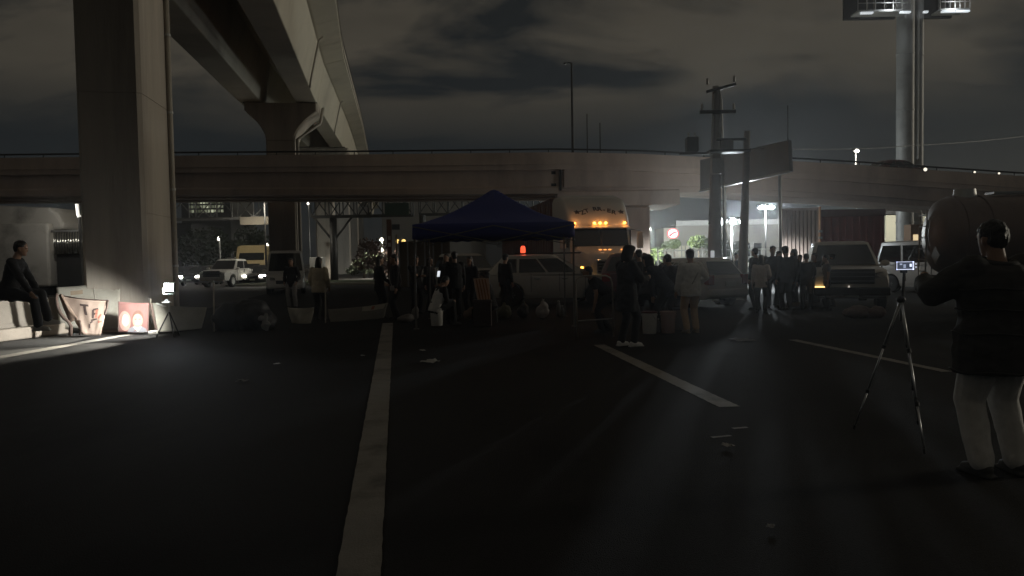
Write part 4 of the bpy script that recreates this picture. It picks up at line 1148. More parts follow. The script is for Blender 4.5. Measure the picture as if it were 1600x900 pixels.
# pale lit building behind the twin columns and dark low sheds
b3 = thing('warehouse', 'brightly lit cream warehouse wall behind the base of the twin columns', 'building', (px_x(1403, 72), 72, 0))
ww = px_x(1470, 72) - px_x(1384, 72)
MB().box((ww / 2 - 1.2, 3, at(1400, 336, 72).z / 2), (ww, 6, at(1400, 336, 72).z)).make('wall', mat('cream_wall', (.55, .51, .38), .8, var=.05), b3)
MB().box((ww / 2 - 1.2, 3, at(1400, 330, 72).z), (ww + .3, 6.3, .5)).make('roof', DARKST, b3)
lamp('wall_light', (-.3, -4.0, 5.2), 420, (1, .97, .85), b3, .3)
MB().box((-.3, -3.7, 5.6), (.5, .4, .15)).make('wall_lamp', DARKST, b3)
c = at(1422, 366, 60.5)
t = thing('kiosk', 'narrow dark kiosk with small lit window right of the column base', 'kiosk', (at(1430, 370, 55).x, 55, 0))
MB().box((0, 0, 1.8), (1.2, 1.0, 3.6)).make('wall', mat('kiosk_wall', (.2, .12, .07), .8), t, bevel=.03)
MB().box((-.25, -.52, 2.6), (.35, .05, .5)).make('window', glow('kiosk_window', (1, .78, .45), .8), t)

# ------------------------------------------------------------------ sign gantries behind the lower bridge
def gantry(name, label, pxa, pxb, pyb, pyt, D, mt, post=None, brace=True, n=6, depth=1.2, ht=None, grp='steel sign gantries'):
    a, b_ = at(pxa, pyb, D), at(pxb, pyb, D)
    zt = at(pxa, pyt, D).z
    w = (b_ - a).length
    t = thing(name, label, 'sign gantry', (a.x, D, 0), atan2(0, 1), grp)
    zb0 = (a.z + b_.z) / 2; h = zt - zb0
    for y in (0, depth):
        for z in (zb0, zt): MB().box((w / 2, y, z), (w, .16, .16)).make('chord', mt, t)
    for k in range(n + 1):
        x = w * k / n
        for y in (0, depth): MB().cyl((x, y, zb0), (x, y, zt), .055, n=6).make('vertical', mt, t)
        if k < n:
            for y in (0, depth):
                e0, e1 = (zb0, zt) if (k + (y > 0)) % 2 == 0 else (zt, zb0)
                MB().cyl((x, y, e0), (x + w / n, y, e1), .05, n=6).make('diagonal', mt, t)
    if post is not None:
        xp = at(post, pyb, D).x - a.x
        MB().cyl((xp, depth / 2, 0), (xp, depth / 2, zb0), .30, .26, 14).make('post', mt, t, smooth=True)
        for s in (-1, 1): MB().cyl((xp, depth / 2, zb0 - 1.9), (xp + s * 1.5, depth / 2, zb0), .09, n=8).make('brace', mt, t)
    return t, w, zb0, zt
g1, w1, zb1, zt1 = gantry('sign_gantry', 'grey steel lattice gantry left of the second pier with a pale sign under it', 262, 430, 341, 304, 58, mat('gantry_grey', (.3, .3, .29), .5, .3), n=5)
MB().box((at(400, 346, 58).x - g1.location.x, -.15, at(400, 345, 58).z), (at(424, 346, 58).x - at(377, 346, 58).x, .08, .62)).make('sign_panel', mat('pale_sign', (.45, .40, .32), .5), g1)
MB().cyl((w1 - .2, .6, 0), (w1 - .2, .6, zb1), .25, n=12).make('post', mat('gantry_grey', (1, 1, 1)), g1)
g2, w2, zb2, zt2_ = gantry('sign_gantry', 'dark lattice gantry on a single braced post right of the second pier', 486, 643, 337, 306, 56, DARKST, post=517, n=7)
MB().box((at(621, 330, 56).x - g2.location.x, -.2, at(621, 327, 56).z), (at(639, 330, 56).x - at(602, 330, 56).x, .1, .92)).make('sign_panel', mat('dark_green_sign', (.02, .05, .035), .5), g2)
g3, w3, zb3, zt3 = gantry('sign_gantry', 'dark lattice gantry partly hidden behind the peak of the blue canopy', 655, 878, 333, 303, 62, DARKST, n=10)
MB().cyl((.2, .6, 0), (.2, .6, zb3), .28, n=12).make('post', DARKST, g3)

# pale panels, cabinet and signal poles in the far street
c = at(504, 398, 57)
t = thing('control_cabinet', 'bright white cabinet at the foot of the gantry post', 'cabinet', (c.x, 55.5, 0))
MB().box((0, 0, 1.0), (1.05, .6, 1.9)).make('body', WHITEP, t, bevel=.03)
MB().box((0, -.31, 1.0), (.03, .02, 1.7)).make('door_gap', BLACKP, t)
MB().box((0, 0, .03), (1.2, .7, .06)).make('base', CONC, t)
lamp('cabinet_light', (-.3, -2.0, 3.6), 35, (1, .97, .85), t, .2)
c = at(612, 400, 40)
t = thing('striped_pole', 'thick brownish pole with pale stickers left of the canopy', 'pole', (at(609, 400, 38).x, 38, 0))
MB().cyl((0, 0, 0), (0, 0, at(609, 343, 38).z), .13, n=12).make('pole', mat('brown_pole', (.16, .085, .06), .6), t, smooth=True)
for z in (2.4, 2.75): MB().box((.02, -.14, z), (.14, .03, .2)).make('sticker', WHITEP, t)
c = at(617, 400, 38)
t = thing('thin_pole', 'thin pale pole right of the brown stickered pole', 'pole', (c.x, 38.6, 0))
MB().cyl((0, 0, 0), (0, 0, at(617, 366, 38).z), .045, n=8).make('pole', mat('tan_pole', (.4, .32, .24), .6), t, smooth=True)
HO = mat('tan_hoarding', (.24, .195, .15), .8, var=.12, scale=1.5)
xa, xb_ = px_x(624, 44), px_x(704, 44)
t = thing('hoarding', 'tan sheet hoarding behind the left half of the canopy', 'fence', (xa, 44, 0))
zt = at(650, 377, 44).z
for k in range(6):
    w = (xb_ - xa) / 6
    MB().box((w * (k + .5), 0.02 * (k % 2), zt / 2), (w - .05, .06, zt)).make('panel', HO, t)
    MB().box((w * k, -.08, zt / 2 + .03), (.08, .06, zt + .06)).make('post', STEEL, t)
# office floors with rows of lit windows far behind, left
D = 170
xa, xb_ = px_x(296, D), px_x(352, D)
t = thing('office_block', 'distant dark office block with three rows of lit windows', 'building', (xa, D, 0))
MB().box(((xb_ - xa) / 2, 8, 9.5), (xb_ - xa + 3, 16, 19)).make('wall', mat('office_wall', (.10, .10, .095), .8), t)
MB().box(((xb_ - xa) / 2, 8, 19.2), (xb_ - xa + 3.6, 16.6, .4)).make('roof', DARKST, t)
for py, n in ((316, 12), (323, 12), (330, 11)):
    z = at(320, py, D).z
    for k in range(n):
        b = rnd.choice([.05, .1, .16, .35]) * (1.7 if 3 < k < 8 else .7)
        bb_ = round(b, 2)
        f = MB().box(((xb_ - xa) * (k + .5) / n, -.03, z), ((xb_ - xa) / n * .72, .1, .62)).make('window', glow('office_window_%.2f' % bb_, (.95, 1, .7), bb_), t)
# low dark buildings closing the far end of the street
for pa, pb, py, D, lb, cl in ((200, 300, 352, 130, 'long dark shed behind the far traffic at the left', (.05, .05, .05)), (598, 770, 300, 150, 'tall grey block rising behind the canopy', (.30, .27, .23)), (760, 905, 352, 140, 'low dark block right of the canopy peak', (.09, .085, .08)), (1230, 1420, 352, 110, 'dark block behind the red trailer', (.1, .09, .085)), (-150, 110, 345, 90, 'dark flat roofed depot behind the white lorry', (.05, .05, .048)), (1450, 1800, 340, 95, 'brown flat roofed hall behind the tank trailer', (.16, .13, .11))):
    xa, xb_ = px_x(pa, D), px_x(pb, D); z = at((pa + pb) / 2, py, D).z
    t = thing('far_building', lb, 'building', (xa, D, 0))
    MB().box(((xb_ - xa) / 2, 7, z / 2), (xb_ - xa, 14, z)).make('wall', mat('far_wall_%d' % pa, cl, .85, var=.15, scale=.3), t)
    MB().box(((xb_ - xa) / 2, 7, z + .15), (xb_ - xa + .5, 14.5, .3)).make('roof', DARKST, t)
    nb = max(2, int((xb_ - xa) / 5))
    for k in range(nb): MB().box(((xb_ - xa) * (k + .5) / nb, -.02, z * .55), (1.6, .1, 1.1)).make('window', GLASSD, t)
# ------------------------------------------------------------------ people
def ik(a, b, l1, l2, pole):
    a, b, pole = V(a), V(b), V(pole)
    d = b - a; L_ = min(d.length, (l1 + l2) * .999)
    if d.length < 1e-6: d = V((0, 0, -1))
    u = d.normalized(); b = a + u * L_
    x = (l1 * l1 - l2 * l2 + L_ * L_) / (2 * L_)
    h = sqrt(max(0, l1 * l1 - x * x))
    p = pole - u * pole.dot(u)
    p = p.normalized() if p.length > 1e-6 else u.orthogonal().normalized()
    return a + u * x + p * h, b
def remesh(mb, name, m, parent, vox, noise_amp=0.0, nscale=9.0, smooth=6, stretch=(1, 1, 1), seed=0):
    o = mb.make(name, m, None)
    r = o.modifiers.new('r', 'REMESH'); r.mode = 'VOXEL'; r.voxel_size = vox
    s = o.modifiers.new('s', 'SMOOTH'); s.iterations = smooth; s.factor = .5
    baked(o)
    me = o.data
    if noise_amp:
        ns = [v.normal.copy() for v in me.vertices]
        for v, n_ in zip(me.vertices, ns):
            q = V((v.co.x * stretch[0], v.co.y * stretch[1], v.co.z * stretch[2])) * nscale + V((seed, seed * 2, 0))
            v.co = v.co + n_ * noise_amp * (noise.noise(q) + .5 * noise.noise(q * 2.1))
    me.shade_smooth()
    o.parent = parent
    return o
def ering(c, u, v, ru, rv, n=14):
    return [c + u * (cos(2 * pi * k / n) * ru) + v * (sin(2 * pi * k / n) * rv) for k in range(n)]
def limb(mb, pts, rs):
    mb.path(pts, rs, 12)
    for p, r in zip(pts, rs): mb.ell(p, (r * .98,) * 3, 12, 8)
def hand(mb, wrist, d, palm_n, s=1.0, curl=.5, side=1):
    """palm, four fingers and a thumb; d is the direction from wrist to fingers"""
    d = V(d).normalized(); pn = V(palm_n); pn = (pn - d * pn.dot(d)).normalized(); sd = d.cross(pn) * side
    w = V(wrist)
    mb.loft([ering(w - d * .01, sd, pn, .026 * s, .020 * s, 10), ering(w + d * .035 * s, sd, pn, .038 * s, .017 * s, 10), ering(w + d * .085 * s, sd, pn, .041 * s, .015 * s, 10), ering(w + d * .098 * s, sd, pn, .035 * s, .010 * s, 10)])
    for k, (o, l) in enumerate(((-.030, .070), (-.010, .080), (.011, .075), (.030, .058))):
        b = w + d * .09 * s + sd * o * s
        c1 = curl * .7; c2 = curl * 1.5; c3 = curl * 2.2
        p1 = b + (d * cos(c1) + pn * sin(c1)) * l * .45 * s
        p2 = p1 + (d * cos(c2) + pn * sin(c2)) * l * .32 * s
        p3 = p2 + (d * cos(c3) + pn * sin(c3)) * l * .25 * s
        limb(mb, [b, p1, p2, p3], [.0095 * s, .009 * s, .0085 * s, .0075 * s])
    b = w + d * .03 * s - sd * .030 * s
    p1 = b + (d * .55 - sd * .75 + pn * .35).normalized() * .042 * s
    p2 = p1 + (d * .8 - sd * .35 + pn * .5).normalized() * .034 * s
    limb(mb, [b, p1, p2], [.013 * s, .011 * s, .009 * s])
FABRIC = {}
def cloth_m(name, col, r=.85): return mat(name, col, r, var=.14, scale=14, bump=.25, bscale=160)
def person(label, loc, yaw, H=1.70, pel=(0, 0, .93), lean=0, twist=0, hy=0, hp=0, wl=None, wr=None, al=None, ar=None, top='black_jacket', tc=(.014, .014, .016), bot='dark_trousers', bc=(.016, .016, .018), shoe=(.02, .02, .02), hair='short', bulk=1.0, group=None, skirt=False, extra=None, vox=.014, curl=.5, sleeves=True, hd=None, kp=None, el=None, er=None, seedp=0, hem=0.0, legs=1.0):
    t = thing('person', label, 'person', loc, yaw, group)
    t.scale = (H / 1.72,) * 3
    pel = V(pel)
    RL = Matrix.Rotation(radians(-lean), 3, 'X'); RT = Matrix.Rotation(radians(twist), 3, 'Z')
    def up(p): return pel + RL @ (RT @ V(p))
    ux, uy, uz = RL @ (RT @ V((1, 0, 0))), RL @ (RT @ V((0, 1, 0))), RL @ V((0, 0, 1))
    nb = up((0, -.01, .54)); 
    HR = RT @ Matrix.Rotation(radians(hy), 3, 'Z') @ Matrix.Rotation(radians(-hp), 3, 'X')
    hc = nb + (RL @ V((0, .02, .06))) + HR @ V((0, .03, .10))
    sh = {s: up((s * .185, 0, .475)) for s in (-1, 1)}
    hip = {s: pel + V((s * .095, 0, -.02)) for s in (-1, 1)}
    wr_ = {-1: wl or (-.27, .04, -.10), 1: wr or (.27, .04, -.10)}
    pol = {-1: el or (-.5, -1, 0), 1: er or (.5, -1, 0)}
    ank = {-1: al or (-.11, -.03, .085), 1: ar or (.11, -.01, .085)}
    elb, wri, kne, anc = {}, {}, {}, {}
    for s in (-1, 1):
        elb[s], wri[s] = ik(sh[s], up(wr_[s]), .29, .255, RL @ V(pol[s]))
        kne[s], anc[s] = ik(hip[s], V(ank[s]), .42, .435, kp or (s * .15, 1, .1))
    S = noise.noise(V((loc[0], loc[1], 1.3))) * 20 + seedp
    # ---- body: one continuous surface
    b = MB()
    b.loft([ering(up((0, 0, z)), ux, uy, rx_, ry_) for z, rx_, ry_ in ((-.10, .10, .085), (-.04, .155, .105), (.04, .155, .10), (.16, .128, .088), (.28, .145, .098), (.40, .165, .10), (.47, .14, .085), (.52, .06, .055))])
    limb(b, [up((0, -.01, .48)), nb + (hc - nb) * .6], [.062, .056])
    for s in (-1, 1):
        limb(b, [up((s * .12, 0, .46)), sh[s], sh[s].lerp(elb[s], .5), elb[s], elb[s].lerp(wri[s], .3), wri[s]], [.06, .056, .048, .038, .040, .026])
        limb(b, [hip[s], hip[s].lerp(kne[s], .4), kne[s], kne[s].lerp(anc[s], .35), anc[s]], [.09, .078, .053, .056, .038])
        f = V((s * .12, 1, 0)).normalized()
        limb(b, [anc[s] + V((0, -.03, -.045)), anc[s] + f * .10 + V((0, 0, -.055))], [.036, .030])
        hd_ = (wri[s] - elb[s]).normalized() if not hd else V(hd)
        hand(b, wri[s] + hd_ * .015, hd_, RL @ V((-s, .2, .1)), .98, curl, s)
    # head
    Hm = lambda p: hc + HR @ V(p)
    rows = []
    for z, rx_, yf, yb in ((-.115, .030, .075, -.01), (-.10, .045, .082, -.045), (-.07, .060, .085, -.07), (-.03, .070, .088, -.09), (.01, .074, .090, -.098), (.05, .074, .086, -.10), (.085, .064, .068, -.085), (.11, .042, .04, -.055), (.12, .015, .01, -.02)):
        rows.append([Hm((rx_ * cos(2 * pi * k / 16), (yf if sin(2 * pi * k / 16) > 0 else -yb) * sin(2 * pi * k / 16), z)) for k in range(16)])
    b.loft(rows)
    b.loft([[Hm(p) for p in ((-.010, .080, .012), (.010, .080, .012), (.0, .097, .012))], [Hm(p) for p in ((-.018, .078, -.035), (.018, .078, -.035), (.0, .114, -.03))], [Hm(p) for p in ((-.014, .08, -.042), (.014, .08, -.042), (.0, .098, -.044))]])
    b.ell(Hm((0, .080, -.068)), (.026, .012, .007)); b.ell(Hm((0, .082, -.080)), (.022, .011, .007)); b.ell(Hm((0, .070, -.105)), (.025, .018, .014))
    for s in (-1, 1):
        b.ell(Hm((s * .076, -.005, -.012)), (.010, .018, .031)); b.ell(Hm((s * .03, .082, .030)), (.022, .010, .006))
    remesh(b, 'body', SKIN, t, vox * .8, smooth=3)
    for s in (-1, 1):
        e = MB(); e.ell(Hm((s * .030, .0815, .012)), (.013, .010, .008)); e.make('eye', mat('eye_dark', (.02, .015, .012), .15), t, smooth=True)
    # ---- clothing
    j = MB(); k_ = bulk
    pz = -.16 - hem
    j.loft([ering(up((0, 0, z)), ux, uy, rx_ * k_, ry_ * k_) for z, rx_, ry_ in ((pz, .185, .135), (-.05, .19, .14), (.05, .185, .135), (.16, .165, .125), (.28, .175, .13), (.40, .19, .128), (.48, .165, .11), (.525, .085, .078))])
    for s in (-1, 1):
        pts = [up((s * .12, 0, .45)), sh[s], sh[s].lerp(elb[s], .5), elb[s], elb[s].lerp(wri[s], .4), elb[s].lerp(wri[s], .9)]
        rr = [.075, .076 * k_, .070 * k_, .060 * k_, .056 * k_, .045 * k_]
        if not sleeves: pts, rr = pts[:3], rr[:3]
        limb(j, pts, rr)
    if hair == 'hood':
        j.loft([[Hm((x * (1 + .2 * (z < -.05)), (y if y < .03 else .03), z)) for x, y in [(.105 * cos(2 * pi * q / 14), .125 * sin(2 * pi * q / 14) - .01) for q in range(14)]] for z in (-.16, -.08, .02, .09)])
        j.ell(Hm((0, -.015, .07)), (.10, .12, .08))
    remesh(j, top, cloth_m(top + '_%.2f_%.2f' % tc[:2], tc), t, vox, .011, 8, 5, (1, 1, 1.6), S)
    l = MB()
    l.loft([ering(pel + V((0, 0, z)), V((1, 0, 0)), uy if z > 0 else V((0, 1, 0)), rx_, ry_) for z, rx_, ry_ in ((-.12, .15, .115), (-.02, .172, .125), (.06, .165, .12), (.12, .15, .11))])
    for s in (-1, 1):
        limb(l, [hip[s], hip[s].lerp(kne[s], .45), kne[s], kne[s].lerp(anc[s], .45), kne[s].lerp(anc[s], .96)], [.108 * legs, .098 * legs, .078 * legs, .072 * legs, .070 * (legs * .6 + .4)])
    if skirt: l.loft([ering(pel + V((0, 0, z)), V((1, 0, 0)), V((0, 1, 0)), r, r * .8) for z, r in ((.05, .16), (-.2, .22), (-.55, .27))])
    remesh(l, bot, cloth_m(bot + '_%.2f_%.2f' % bc[:2], bc), t, vox, .006, 8, 5, (1.6, 1.6, .8), S + 3)
    for s in (-1, 1):
        q = MB(); a = anc[s]; f = V((s * .12, 1, 0)).normalized()
        limb(q, [a + V((0, -.035, -.035)), a + f * .05 + V((0, 0, -.04)), a + f * .135 + V((0, 0, -.052))], [.050, .046, .036])
        q.box(a + f * .045 + V((0, 0, -.074)), (.085, .275, .022), R=Matrix.Rotation(atan2(-f.x, f.y), 3, 'Z'))
        remesh(q, 'shoe', mat('shoe_%.2f_%.2f' % shoe[:2], shoe, .6, var=.1), t, vox * .8, smooth=2)
    # ---- hair
    h = MB()
    if hair in ('short', 'long', 'bun', 'cap'):
        h.ell(Hm((0, -.018, .048)), (.086, .100, .088)); h.ell(Hm((0, -.045, -.0)), (.078, .070, .085))
        if hair == 'long':
            h.loft([[Hm((r * cos(2 * pi * q / 12), -.06 + (.055 if sin(2 * pi * q / 12) > 0 else .06) * sin(2 * pi * q / 12), z)) for q in range(12)] for z, r in ((.02, .085), (-.08, .095), (-.2, .11), (-.3, .08))])
        if hair == 'bun': h.ell(Hm((0, -.10, .09)), (.05, .05, .05))
        if hair == 'cap':
            remesh(h, 'hair', HAIRM, t, .012, .004, 40, 2)
            cmb_ = MB(); cmb_.ell(Hm((0, -.005, .062)), (.094, .112, .082)); cmb_.loft([[Hm((.075 * cos(pi * q / 8), .08 + k2 * sin(pi * q / 8), .055 - .01 * (k2 > .05))) for q in range(9)] for k2 in (.0, .085)], cap=False, closed=False)
            remesh(cmb_, 'cap', cloth_m('cap_cloth', (.02, .02, .022)), t, .011, smooth=2)
        else:
            remesh(h, 'hair', HAIRM, t, vox, .008, 30, 2, seed=S)
    if extra: extra(t, dict(up=up, Hm=Hm, sh=sh, wri=wri, elb=elb, kne=kne, anc=anc, ux=ux, uy=uy, pel=pel, nb=nb))
    return t
def face(p, q): return atan2(q[1] - p[1], q[0] - p[0]) - pi / 2    # yaw that turns local +Y from p towards q
def ph(px, py): return gp(px, py)
def phone(label, loc, yaw, tilt=60, s=1.0, bright=2.5, col=(.8, .9, 1), landscape=False):
    w, h = (.15, .072) if landscape else (.072, .15)
    t = thing('phone', label, 'phone', loc, yaw); t.rotation_euler = (radians(tilt - 90), 0, yaw)
    MB().box((0, 0, 0), (w * s, .009, h * s)).make('case', BLACKP, t, bevel=.004)
    MB().box((0, -.0055, 0), (w * s * .92, .002, h * s * .92)).make('screen', glow('phone_screen_%.1f' % bright, col, bright), t)
    return t
def strap(col=(.015, .015, .015), w=.035, s=1):
    def f(t, d):
        up, m = d['up'], MB()
        rings = []
        for k in range(25):
            a = 2 * pi * k / 24
            z = .26 + .24 * cos(a) * s
            p = V((cos(a) * .2 * 1.0, 0, 0))
            rings.append((a, z))
        pts = [up((s * .185 * cos(a) * 1.0, .152 * sin(a), .18 + .30 * cos(a))) for a in [2 * pi * k / 24 for k in range(25)]]
        m.path(pts, .014, 6); m.make('shoulder_strap', cloth_m('strap_cloth', col), t)
        c = up((-s * .20, .10, -.08))
        MB().box(c, (.09, .16, .14)).make('shoulder_bag', cloth_m('strap_cloth', col), t, bevel=.03)
    return f
def backpack(col):
    def f(t, d):
        up = d['up']; m = MB()
        m.ell(up((0, -.21, .25)), (.15, .10, .22)); m.ell(up((0, -.28, .16)), (.11, .05, .11))
        remesh(m, 'backpack', cloth_m('pack_%.2f' % col[0], col), t, .018, .006, 9, 3)
        for s in (-1, 1):
            q = MB(); q.path([up((s * .10, -.14, .42)), up((s * .11, -.02, .53)), up((s * .12, .13, .40)), up((s * .15, .06, .16)), up((s * .13, -.14, .10))], .016, 6); q.make('pack_strap', cloth_m('pack_%.2f' % col[0], col), t)
    return f
def vest(col):
    def f(t, d):
        up, ux, uy = d['up'], d['ux'], d['uy']; j = MB()
        j.loft([ering(up((0, 0, z)), ux, uy, rx_, ry_) for z, rx_, ry_ in ((-.12, .205, .155), (.05, .203, .152), (.2, .188, .142), (.34, .196, .146), (.46, .15, .125))])
        remesh(j, 'vest', cloth_m('vest_%.2f' % col[0], col), t, .016, .008, 8, 3)
    return f
BK = (.014, .014, .016)
# --- left end: person perched on the concrete barrier
pb = gp(20, 536)
SEATS = {}
p = at(22, 470, 12.6)
person('person in black sitting on the concrete barrier with one leg dangling, far left', (p.x - .06, 12.75, .52), radians(-75), 1.84, pel=(0, -.1, .60), lean=14, wl=(-.20, .42, -.02), wr=(.22, .44, -.02), al=(-.14, .40, .10), ar=(.12, .34, .02), shoe=(.42, .40, .37), hp=8, hair='short', curl=.8)
# --- two figures between the lamp and the canopy
c = gp(457, 482)
person('person in dark jacket and pale grey trousers facing the camera beside the white van', (c.x, c.y, 0), radians(175), 1.68, bc=(.30, .29, .28), bot='pale_trousers', wl=(-.22, .12, .0), wr=(.22, .12, .0), hy=4)
c = gp(500, 500)
person('person in a cream hooded sweatshirt seen from behind near the second pier', (c.x, c.y, 0), radians(-12), 1.66, top='cream_hoodie', tc=(.50, .43, .31), bulk=1.16, hair='long', wl=(-.24, .12, -.02), wr=(.24, .12, -.02))
# --- standing pair left of the canopy
c = gp(594, 497)
person('person in black left of the stickered pole, looking towards the canopy', (c.x, c.y, 0), radians(-60), 1.68, hair='long', wl=(-.2, .2, .05), wr=(.2, .25, .05))
c = gp(619, 499)
person('person in black with a pale strap across the chest left of the canopy poles', (c.x, c.y, 0), radians(110), 1.70, extra=strap((.4, .38, .36)), bulk=1.1)
# --- under the canopy
c = gp(683, 508)
person('person in black with a white vest sitting low on a bucket, looking at a phone', (c.x - .02, c.y - .1, 0), radians(-60), 1.68, pel=(0, 0, .44), lean=20, hp=25, wl=(-.06, .36, .28), wr=(.08, .36, .28), al=(-.16, .40, .085), ar=(.16, .42, .085), extra=vest((.70, .68, .64)), curl=1.0)
SEAT1 = V((c.x - .02, c.y - .1, 0))
hp_ = at(685.5, 427, 17.0)
for px, py, lb, yaw, kw in ((712, 496, 'tall person in black standing under the canopy behind the seated one', 20, dict(bulk=1.15, H=1.75)),
                            (736, 493, 'person in black under the canopy just left of the seated one with the striped bag', 150, dict(hair='long', H=1.62)),
                            (651, 490, 'person in black at the left canopy poles, arms folded', -150, dict(wl=(.05, .24, .24), wr=(-.05, .27, .22), H=1.66)),
                            (790, 484, 'person in dark clothes standing by the tail of the silver SUV', -40, dict(H=1.68, hair='cap'))):
    c = gp(px, py); person(lb, (c.x, c.y, 0), radians(yaw), kw.pop('H', 1.7), group='people standing under the canopy', **kw)
c = gp(768, 505)
person('person in black seated on a low stool beside the striped bag under the canopy', (c.x, c.y + .25, 0), radians(100), 1.68, pel=(0, 0, .47), lean=12, wl=(-.12, .40, .06), wr=(.12, .40, .06), al=(-.15, .40, .085), ar=(.15, .43, .085), hair='hood')
SEAT2 = V((c.x, c.y + .25, 0))
# --- cluster around the buckets
c = gp(955, 522)
person('person in dark clothes bending forward at the metal hoop with one pale forearm held out', (c.x - .05, c.y + .5, 0), radians(95), 1.66, pel=(0, -.08, .80), lean=48, hp=-10, wl=(-.20, .40, .12), wr=(.24, .30, .05), sleeves=False, al=(-.14, .12, .085), ar=(.14, -.1, .085))
c = gp(980, 541)
person('tall person in long black jacket with pale shoes standing in front of the buckets', (c.x, c.y, 0), radians(-65), 1.72, top='long_black_jacket', bulk=1.18, hem=.16, hair='hood', shoe=(.72, .70, .68), wl=(-.12, .32, .22), wr=(.12, .36, .26), hp=14, al=(-.11, -.05, .085), ar=(.11, .06, .085), curl=1.1)
c = gp(1040, 517)
person('person in a dark blue jacket stooping over the buckets', (c.x, c.y + .2, 0), radians(60), 1.72, pel=(0, -.08, .90), lean=38, hp=8, top='navy_jacket', tc=(.022, .026, .038), bulk=1.14, wl=(-.16, .34, -.02), wr=(.18, .34, -.02), hair='hood')
c = gp(1018, 512)
person('person in black crouched over between the dark jacket and the red car', (c.x, c.y + .5, 0), radians(-10), 1.66, pel=(0, -.08, .80), lean=40, wl=(-.14, .38, .1), wr=(.14, .38, .1), hp=15, hair='long')
c = gp(1080, 520)
person('person in white shirt with dark cross strap and beige trousers, seen from behind', (c.x, c.y, 0), radians(14), 1.66, top='white_shirt', tc=(.74, .72, .69), bot='beige_trousers', bc=(.50, .34, .19), bulk=1.22, extra=strap((.015, .015, .015)), shoe=(.30, .23, .16), sleeves=True, wl=(-.27, .12, -.06), wr=(.26, .14, .1), hair='short')
for px, py, lb, yaw, kw in ((700, 488, 'person in dark jacket at the back of the canopy beside the pale pickup', 160, dict(H=1.72)),
                            (672, 487, 'person with long hair at the back left of the canopy', -120, dict(H=1.62, hair='long')),
                            (1000, 500, 'person in black standing behind the stooping one, before the dark red car', 30, dict(H=1.70, bulk=1.1)),
                            (1058, 508, 'person in dark clothes bent over between the stooping one and the white shirt', 40, dict(H=1.68, lean=30, pel=(0, -.06, .9), wl=(-.1, .36, .05), wr=(.12, .36, .05), tc=(.03, .03, .036)))):
    c = gp(px, py); person(lb, (c.x, c.y, 0), radians(yaw), kw.pop('H', 1.7), group='people around the canopy and the buckets', **kw)
# --- crowd on the right
for px, py, D, H, yaw, lb, kw in (
    (1181, 389, 21.0, 1.74, 40, 'tall dark haired person behind the one in white at the left of the crowd', dict(hair='short', bulk=1.2)),
    (1189, 400, 19.6, 1.60, -30, 'person in a pale top with long dark hair at the left of the crowd', dict(hair='long', top='pale_top', tc=(.66, .58, .53), wr=(.16, .26, .1))),
    (1207, 386, 21.5, 1.76, 170, 'person with short hair standing out against the lit railing', dict(hair='short')),
    (1228, 387, 20.5, 1.76, 10, 'broad person in black in the middle of the crowd', dict(hair='cap', bulk=1.28)),
    (1242, 391, 21.2, 1.70, 60, 'person with long hair right of the broad one in the crowd', dict(hair='long', bulk=1.1)),
    (1260, 397, 20.4, 1.66, -20, 'dark figure with head low before the brown container', dict(hair='short', hp=25)),
    (1273, 397, 21.4, 1.66, 120, 'dark figure before the marker pole, arms raised to the chest', dict(hair='bun', wl=(-.08, .3, .3), wr=(.08, .3, .3))),
    (1216, 394, 22.6, 1.66, 200, 'shorter figure in the second row between the two tallest of the crowd', dict(hair='long', tc=(.03, .028, .03))),
    (1250, 400, 22.8, 1.62, 150, 'half hidden figure in the second row before the brown container', dict(hair='bun', tc=(.025, .025, .03))),
    (1150, 396, 27.5, 1.66, -160, 'lone figure behind the silver hatchback between the two utility poles', dict(hair='short')),
    (1302, 404, 21.6, 1.66, 60, 'dark figure at the corner of the light pickup, behind the one with the pale forearm', dict(hair='cap')),
    (1292, 402, 20.2, 1.62, 80, 'person with pale forearm beside the wing of the light pickup', dict(hair='short', top='grey_top', tc=(.10, .09, .085), sleeves=False, wr=(.15, .3, .15)))):
    x = at(px, py, D).x
    hh = at(px, py, D).z
    person(lb, (x, D, 0), radians(yaw), max(1.5, min(1.85, hh)), group='crowd in front of the container', **kw)
# --- the man at the tripod
def jacket_bits(t, d):
    up, ux, uy = d['up'], d['ux'], d['uy']
    jm = mat('black_padded_trim', (.03, .029, .028), .8)
    for z, rx_, ry_ in ((-.20, .303, .226), (.06, .29, .217), (.22, .268, .203), (.36, .294, .203)):
        m = MB(); m.path([up((rx_ * cos(a) * 1.02, ry_ * sin(a) * 1.02, z + .006 * sin(5 * a))) for a in [2 * pi * k / 40 for k in range(41)]], .007, 6)
        m.make('quilt_seam', jm, t, smooth=True)
    m = MB(); m.path([up((.10 * cos(a), .095 * sin(a) - .01, .535 + .02 * sin(a))) for a in [2 * pi * k / 24 for k in range(25)]], .026, 8)
    m.make('collar', jm, t, smooth=True)
    m = MB(); m.path([up((.02 * sin(k * .9), -.225, .46 - k * .06)) for k in range(10)], .004, 5); m.make('back_seam', jm, t)
c = gp(1534, 752)
PM = person('man in black padded jacket and grey sweatpants at the phone tripod, back to the camera', (c.x + .20, 5.06, 0), radians(8), 1.725, top='black_padded_jacket', tc=(.045, .043, .042), bot='grey_sweatpants', bc=(.74, .72, .69), bulk=1.58, legs=1.26, hem=.06, al=(-.125, -.02, .085), ar=(.145, -.02, .085), wl=(-.25, .40, .40), wr=(.34, .12, .12), shoe=(.05, .05, .05), hair='short', vox=.010, curl=.9, extra=jacket_bits, hp=6, hy=6, el=(-1, -.3, -.8), er=(1, -.4, -.2))
